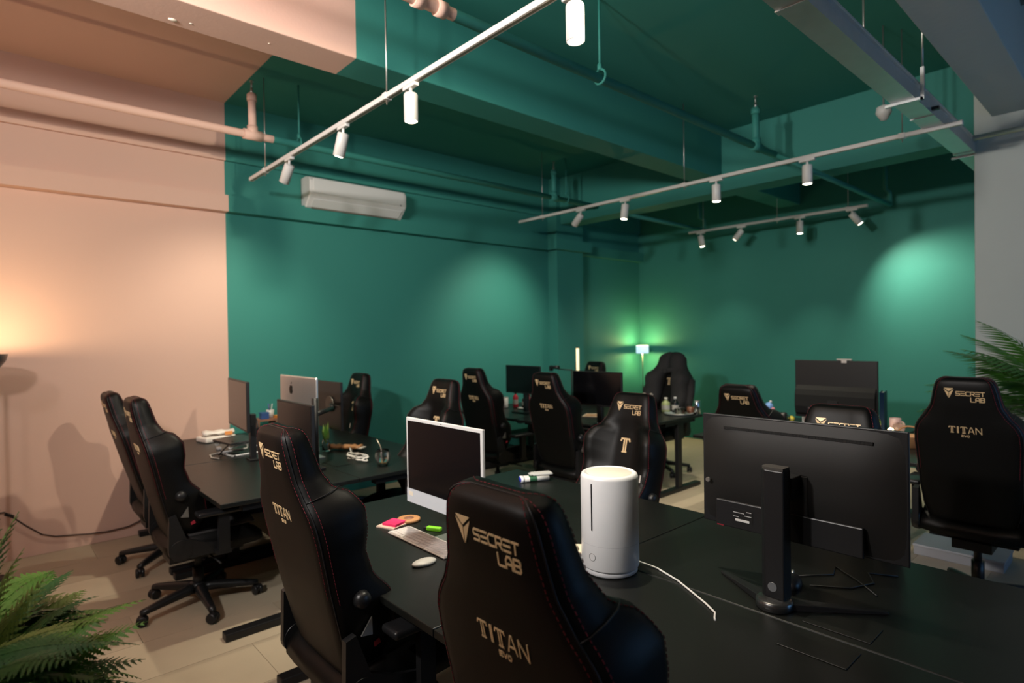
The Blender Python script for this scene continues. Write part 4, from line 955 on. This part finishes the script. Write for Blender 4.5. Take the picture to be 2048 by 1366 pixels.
# ------------------------------------------------------------------ plants
def fern_frond(L, n, wmax, serr=True, arch=.5, seed=0, stem=.0025):
    """a frond along +x that arches; leaf stalk with toothed leaflets"""
    rn = random.Random(seed); b = B(); P = []
    for i in range(n+1):
        f = i/n; P.append(Vector((L*f*(1-.12*arch*f), 0, arch*L*(.55*f-.75*f*f))))
    b.tube(P, stem, 4, .3)
    for i in range(2, n+1):
        f = i/n; ln = wmax*math.sin(math.pi*min(1, (f*.86+.14)))**.75*(1.08-.3*f)
        if ln < .004: continue
        tn = (P[i]-P[i-1]).normalized()
        for s in (-1, 1):
            d = (Vector((0, s, 0))*.9+tn*(.45+.3*f)+Vector((0, 0, -.12+.1*rn.random()))).normalized()
            sd = d.cross(Vector((0, 0, 1))).normalized()
            wd = ln*(.20 if serr else .095)+.0015; base = P[i]
            if serr:
                k = 6; vs = []; fs = []
                for j in range(k+1):
                    g = j/k; c = base+d*(ln*g)+Vector((0, 0, -.15*ln*g*g)); w_ = wd*(1-g)**.8*(1 if j else .5)
                    vs += [c+sd*w_*(1.15 if j % 1 == 0 else .7), c-sd*w_*1.15, c+d*(ln/k*.55)+sd*w_*.45, c+d*(ln/k*.55)-sd*w_*.45]
                for j in range(k):
                    a = 4*j
                    fs += [(a, a+2, a+3, a+1), (a+2, a+4, a+5, a+3)]
                b.add(vs, fs)
            else:
                vs = [base-sd*wd*.25, base+d*ln*.35-sd*wd*.5+Vector((0, 0, -.02*ln)), base+d*ln+Vector((0, 0, -.25*ln)), base+d*ln*.35+sd*wd*.5+Vector((0, 0, -.02*ln)), base+sd*wd*.25]
                b.add(vs, [(0, 1, 3, 4), (1, 2, 3)])
    return b
fr = []
for k, (L, n, wm, ar_) in enumerate(((.42, 22, .085, .5), (.36, 20, .07, .8), (.30, 18, .06, .35), (.34, 16, .10, .6))):
    me = fern_frond(L, n, wm, True, ar_, k).mesh('frond'); fr.append(me)
def mesh_with(me, m_):
    q = me.copy(); q.materials.clear(); q.materials.append(m_); return q
FR = [[mesh_with(me, mm) for mm in (m_leafA, m_leafB, m_leafC)] for me in fr]
rnd = random.Random(11)
def planter(label, x, y, r, h, tall=True):
    t = thing('potted_fern', label, 'plant', (x, y, 0))
    obj('planter', B().loft([[Vector((r*k_*sx, r*k_*sy, z_)) for sx, sy in ((-1, -1), (1, -1), (1, 1), (-1, 1))] for k_, z_ in ((.75, .001), (1, h), (.93, h), (.9, h-.04))], sm=False), m_blkmetal, t)
    obj('soil', B().bb(-r*.9, r*.9, -r*.9, r*.9, h-.07, h-.04), plain('soil', (.03, .02, .012), .9, bump=.5, bs=60), t)
    return t
t = planter('bushy artificial fern in a tall black planter at the bottom left', -.06, 1.47, .14, .84)
for k in range(64):
    a = k*2.399+rnd.uniform(-.3, .3); up_ = rnd.uniform(-.35, .75); kind = rnd.choice((0, 0, 1, 1, 2, 3)); c_ = rnd.choice((0, 0, 1, 1, 2))
    o = obj('frond', FR[kind][c_], None, t, (.07*math.cos(a), .07*math.sin(a), 84/100+.14*rnd.random()), (rnd.uniform(-.4, .4), -up_, a)); o.scale = (.55+.25*rnd.random(),)*3
for a, el, sc, kd, cc, z in ((-.05, .45, .75, 0, 0, .95), (.12, .3, .8, 3, 0, .93), (-.2, .25, .7, 0, 1, .9), (-.45, .3, .75, 1, 2, .92), (.3, 1.0, .8, 2, 2, .95), (-.75, .2, .75, 3, 1, .88), (.1, .05, .7, 0, 1, .86), (-.3, .0, .7, 1, 1, .85), (.5, 1.25, .9, 2, 2, .95), (.9, 1.45, 1.35, 2, 1, .95), (-.4, 1.4, 1.2, 2, 2, .95), (2.6, 1.3, 1.3, 2, 1, .95), (1.2, .6, .8, 0, 0, .92), (.7, .5, .8, 3, 1, .92)):
    o = obj('frond', FR[kd][cc], None, t, (.03*math.cos(a), .03*math.sin(a), z), (rnd.uniform(-.3, .3), -el, a)); o.scale = (sc,)*3
for k in range(34):
    a = rnd.uniform(-1.3, .9); up_ = rnd.uniform(-.25, .55); kind = rnd.choice((0, 1, 2, 3, 3)); c_ = rnd.choice((0, 0, 1, 1, 2))
    o = obj('frond', FR[kind][c_], None, t, (.05*math.cos(a), .10*math.sin(a*1.5), .84+.20*rnd.random()), (rnd.uniform(-.5, .5), -up_, a)); o.scale = (.5+.22*rnd.random(),)*3
# sprig of small brown seeds
sd = B(); sd.tube([(.1, 0, .86), (.25, .02, .88), (.33, .02, .84)], .0025, 5)
for k in range(26):
    a = rnd.uniform(0, 6.28); q = Vector((.24+.10*rnd.random(), .02+.05*math.cos(a), .84+.05*math.sin(a)))
    sd.tube([Vector((.25, .02, .88)), (Vector((.25, .02, .88))+q)/2+Vector((0, 0, .008)), q], .0009, 4); sd.ball(q, .0045, 6, 4)
o = obj('seed_sprig', sd, plain('brown_seed', (.12, .06, .025), .6), t, (-.10, 0, .06), rot=(0, 0, -.1)); o['kind'] = 'stuff'
# palm
t = thing('potted_palm', 'tall feathery palm in a pot beside the rightmost chair', 'plant', (5.32, .42, 0))
obj('pot', B().lathe([(0, .001), (.14, .001), (.18, .34), (.165, .34), (.16, .30), (0, .30)], n=32), plain('grey_pot', (.3, .3, .3), .6), t)
obj('trunk', B().tube([(0, 0, .3), (.01, 0, .55), (0, .01, .8)], .035, 10, .7), m_stem, t)
PF = []
for k in range(3):
    q_ = fern_frond(.95, 28, .27, False, .75, k+20, .006).mesh('palm_frond'); q_.materials.append(m_palm); PF.append(q_)
for k in range(15):
    a = k*2.399; el = .35+.75*((k*5) % 7)/7
    o = obj('palm_frond', PF[k % 3], None, t, (0, 0, .85), (rnd.uniform(-.5, .5), -el, a)); o.scale = (.85+.25*rnd.random(),)*3
for a, el, sc in ((1.75, .85, 1.0), (1.55, .45, .95), (1.95, 1.15, 1.05), (2.4, .75, .95), (1.3, .9, .9)):
    o = obj('palm_frond', PF[0], None, t, (0, 0, .88), (.25, -el, a)); o.scale = (sc,)*3
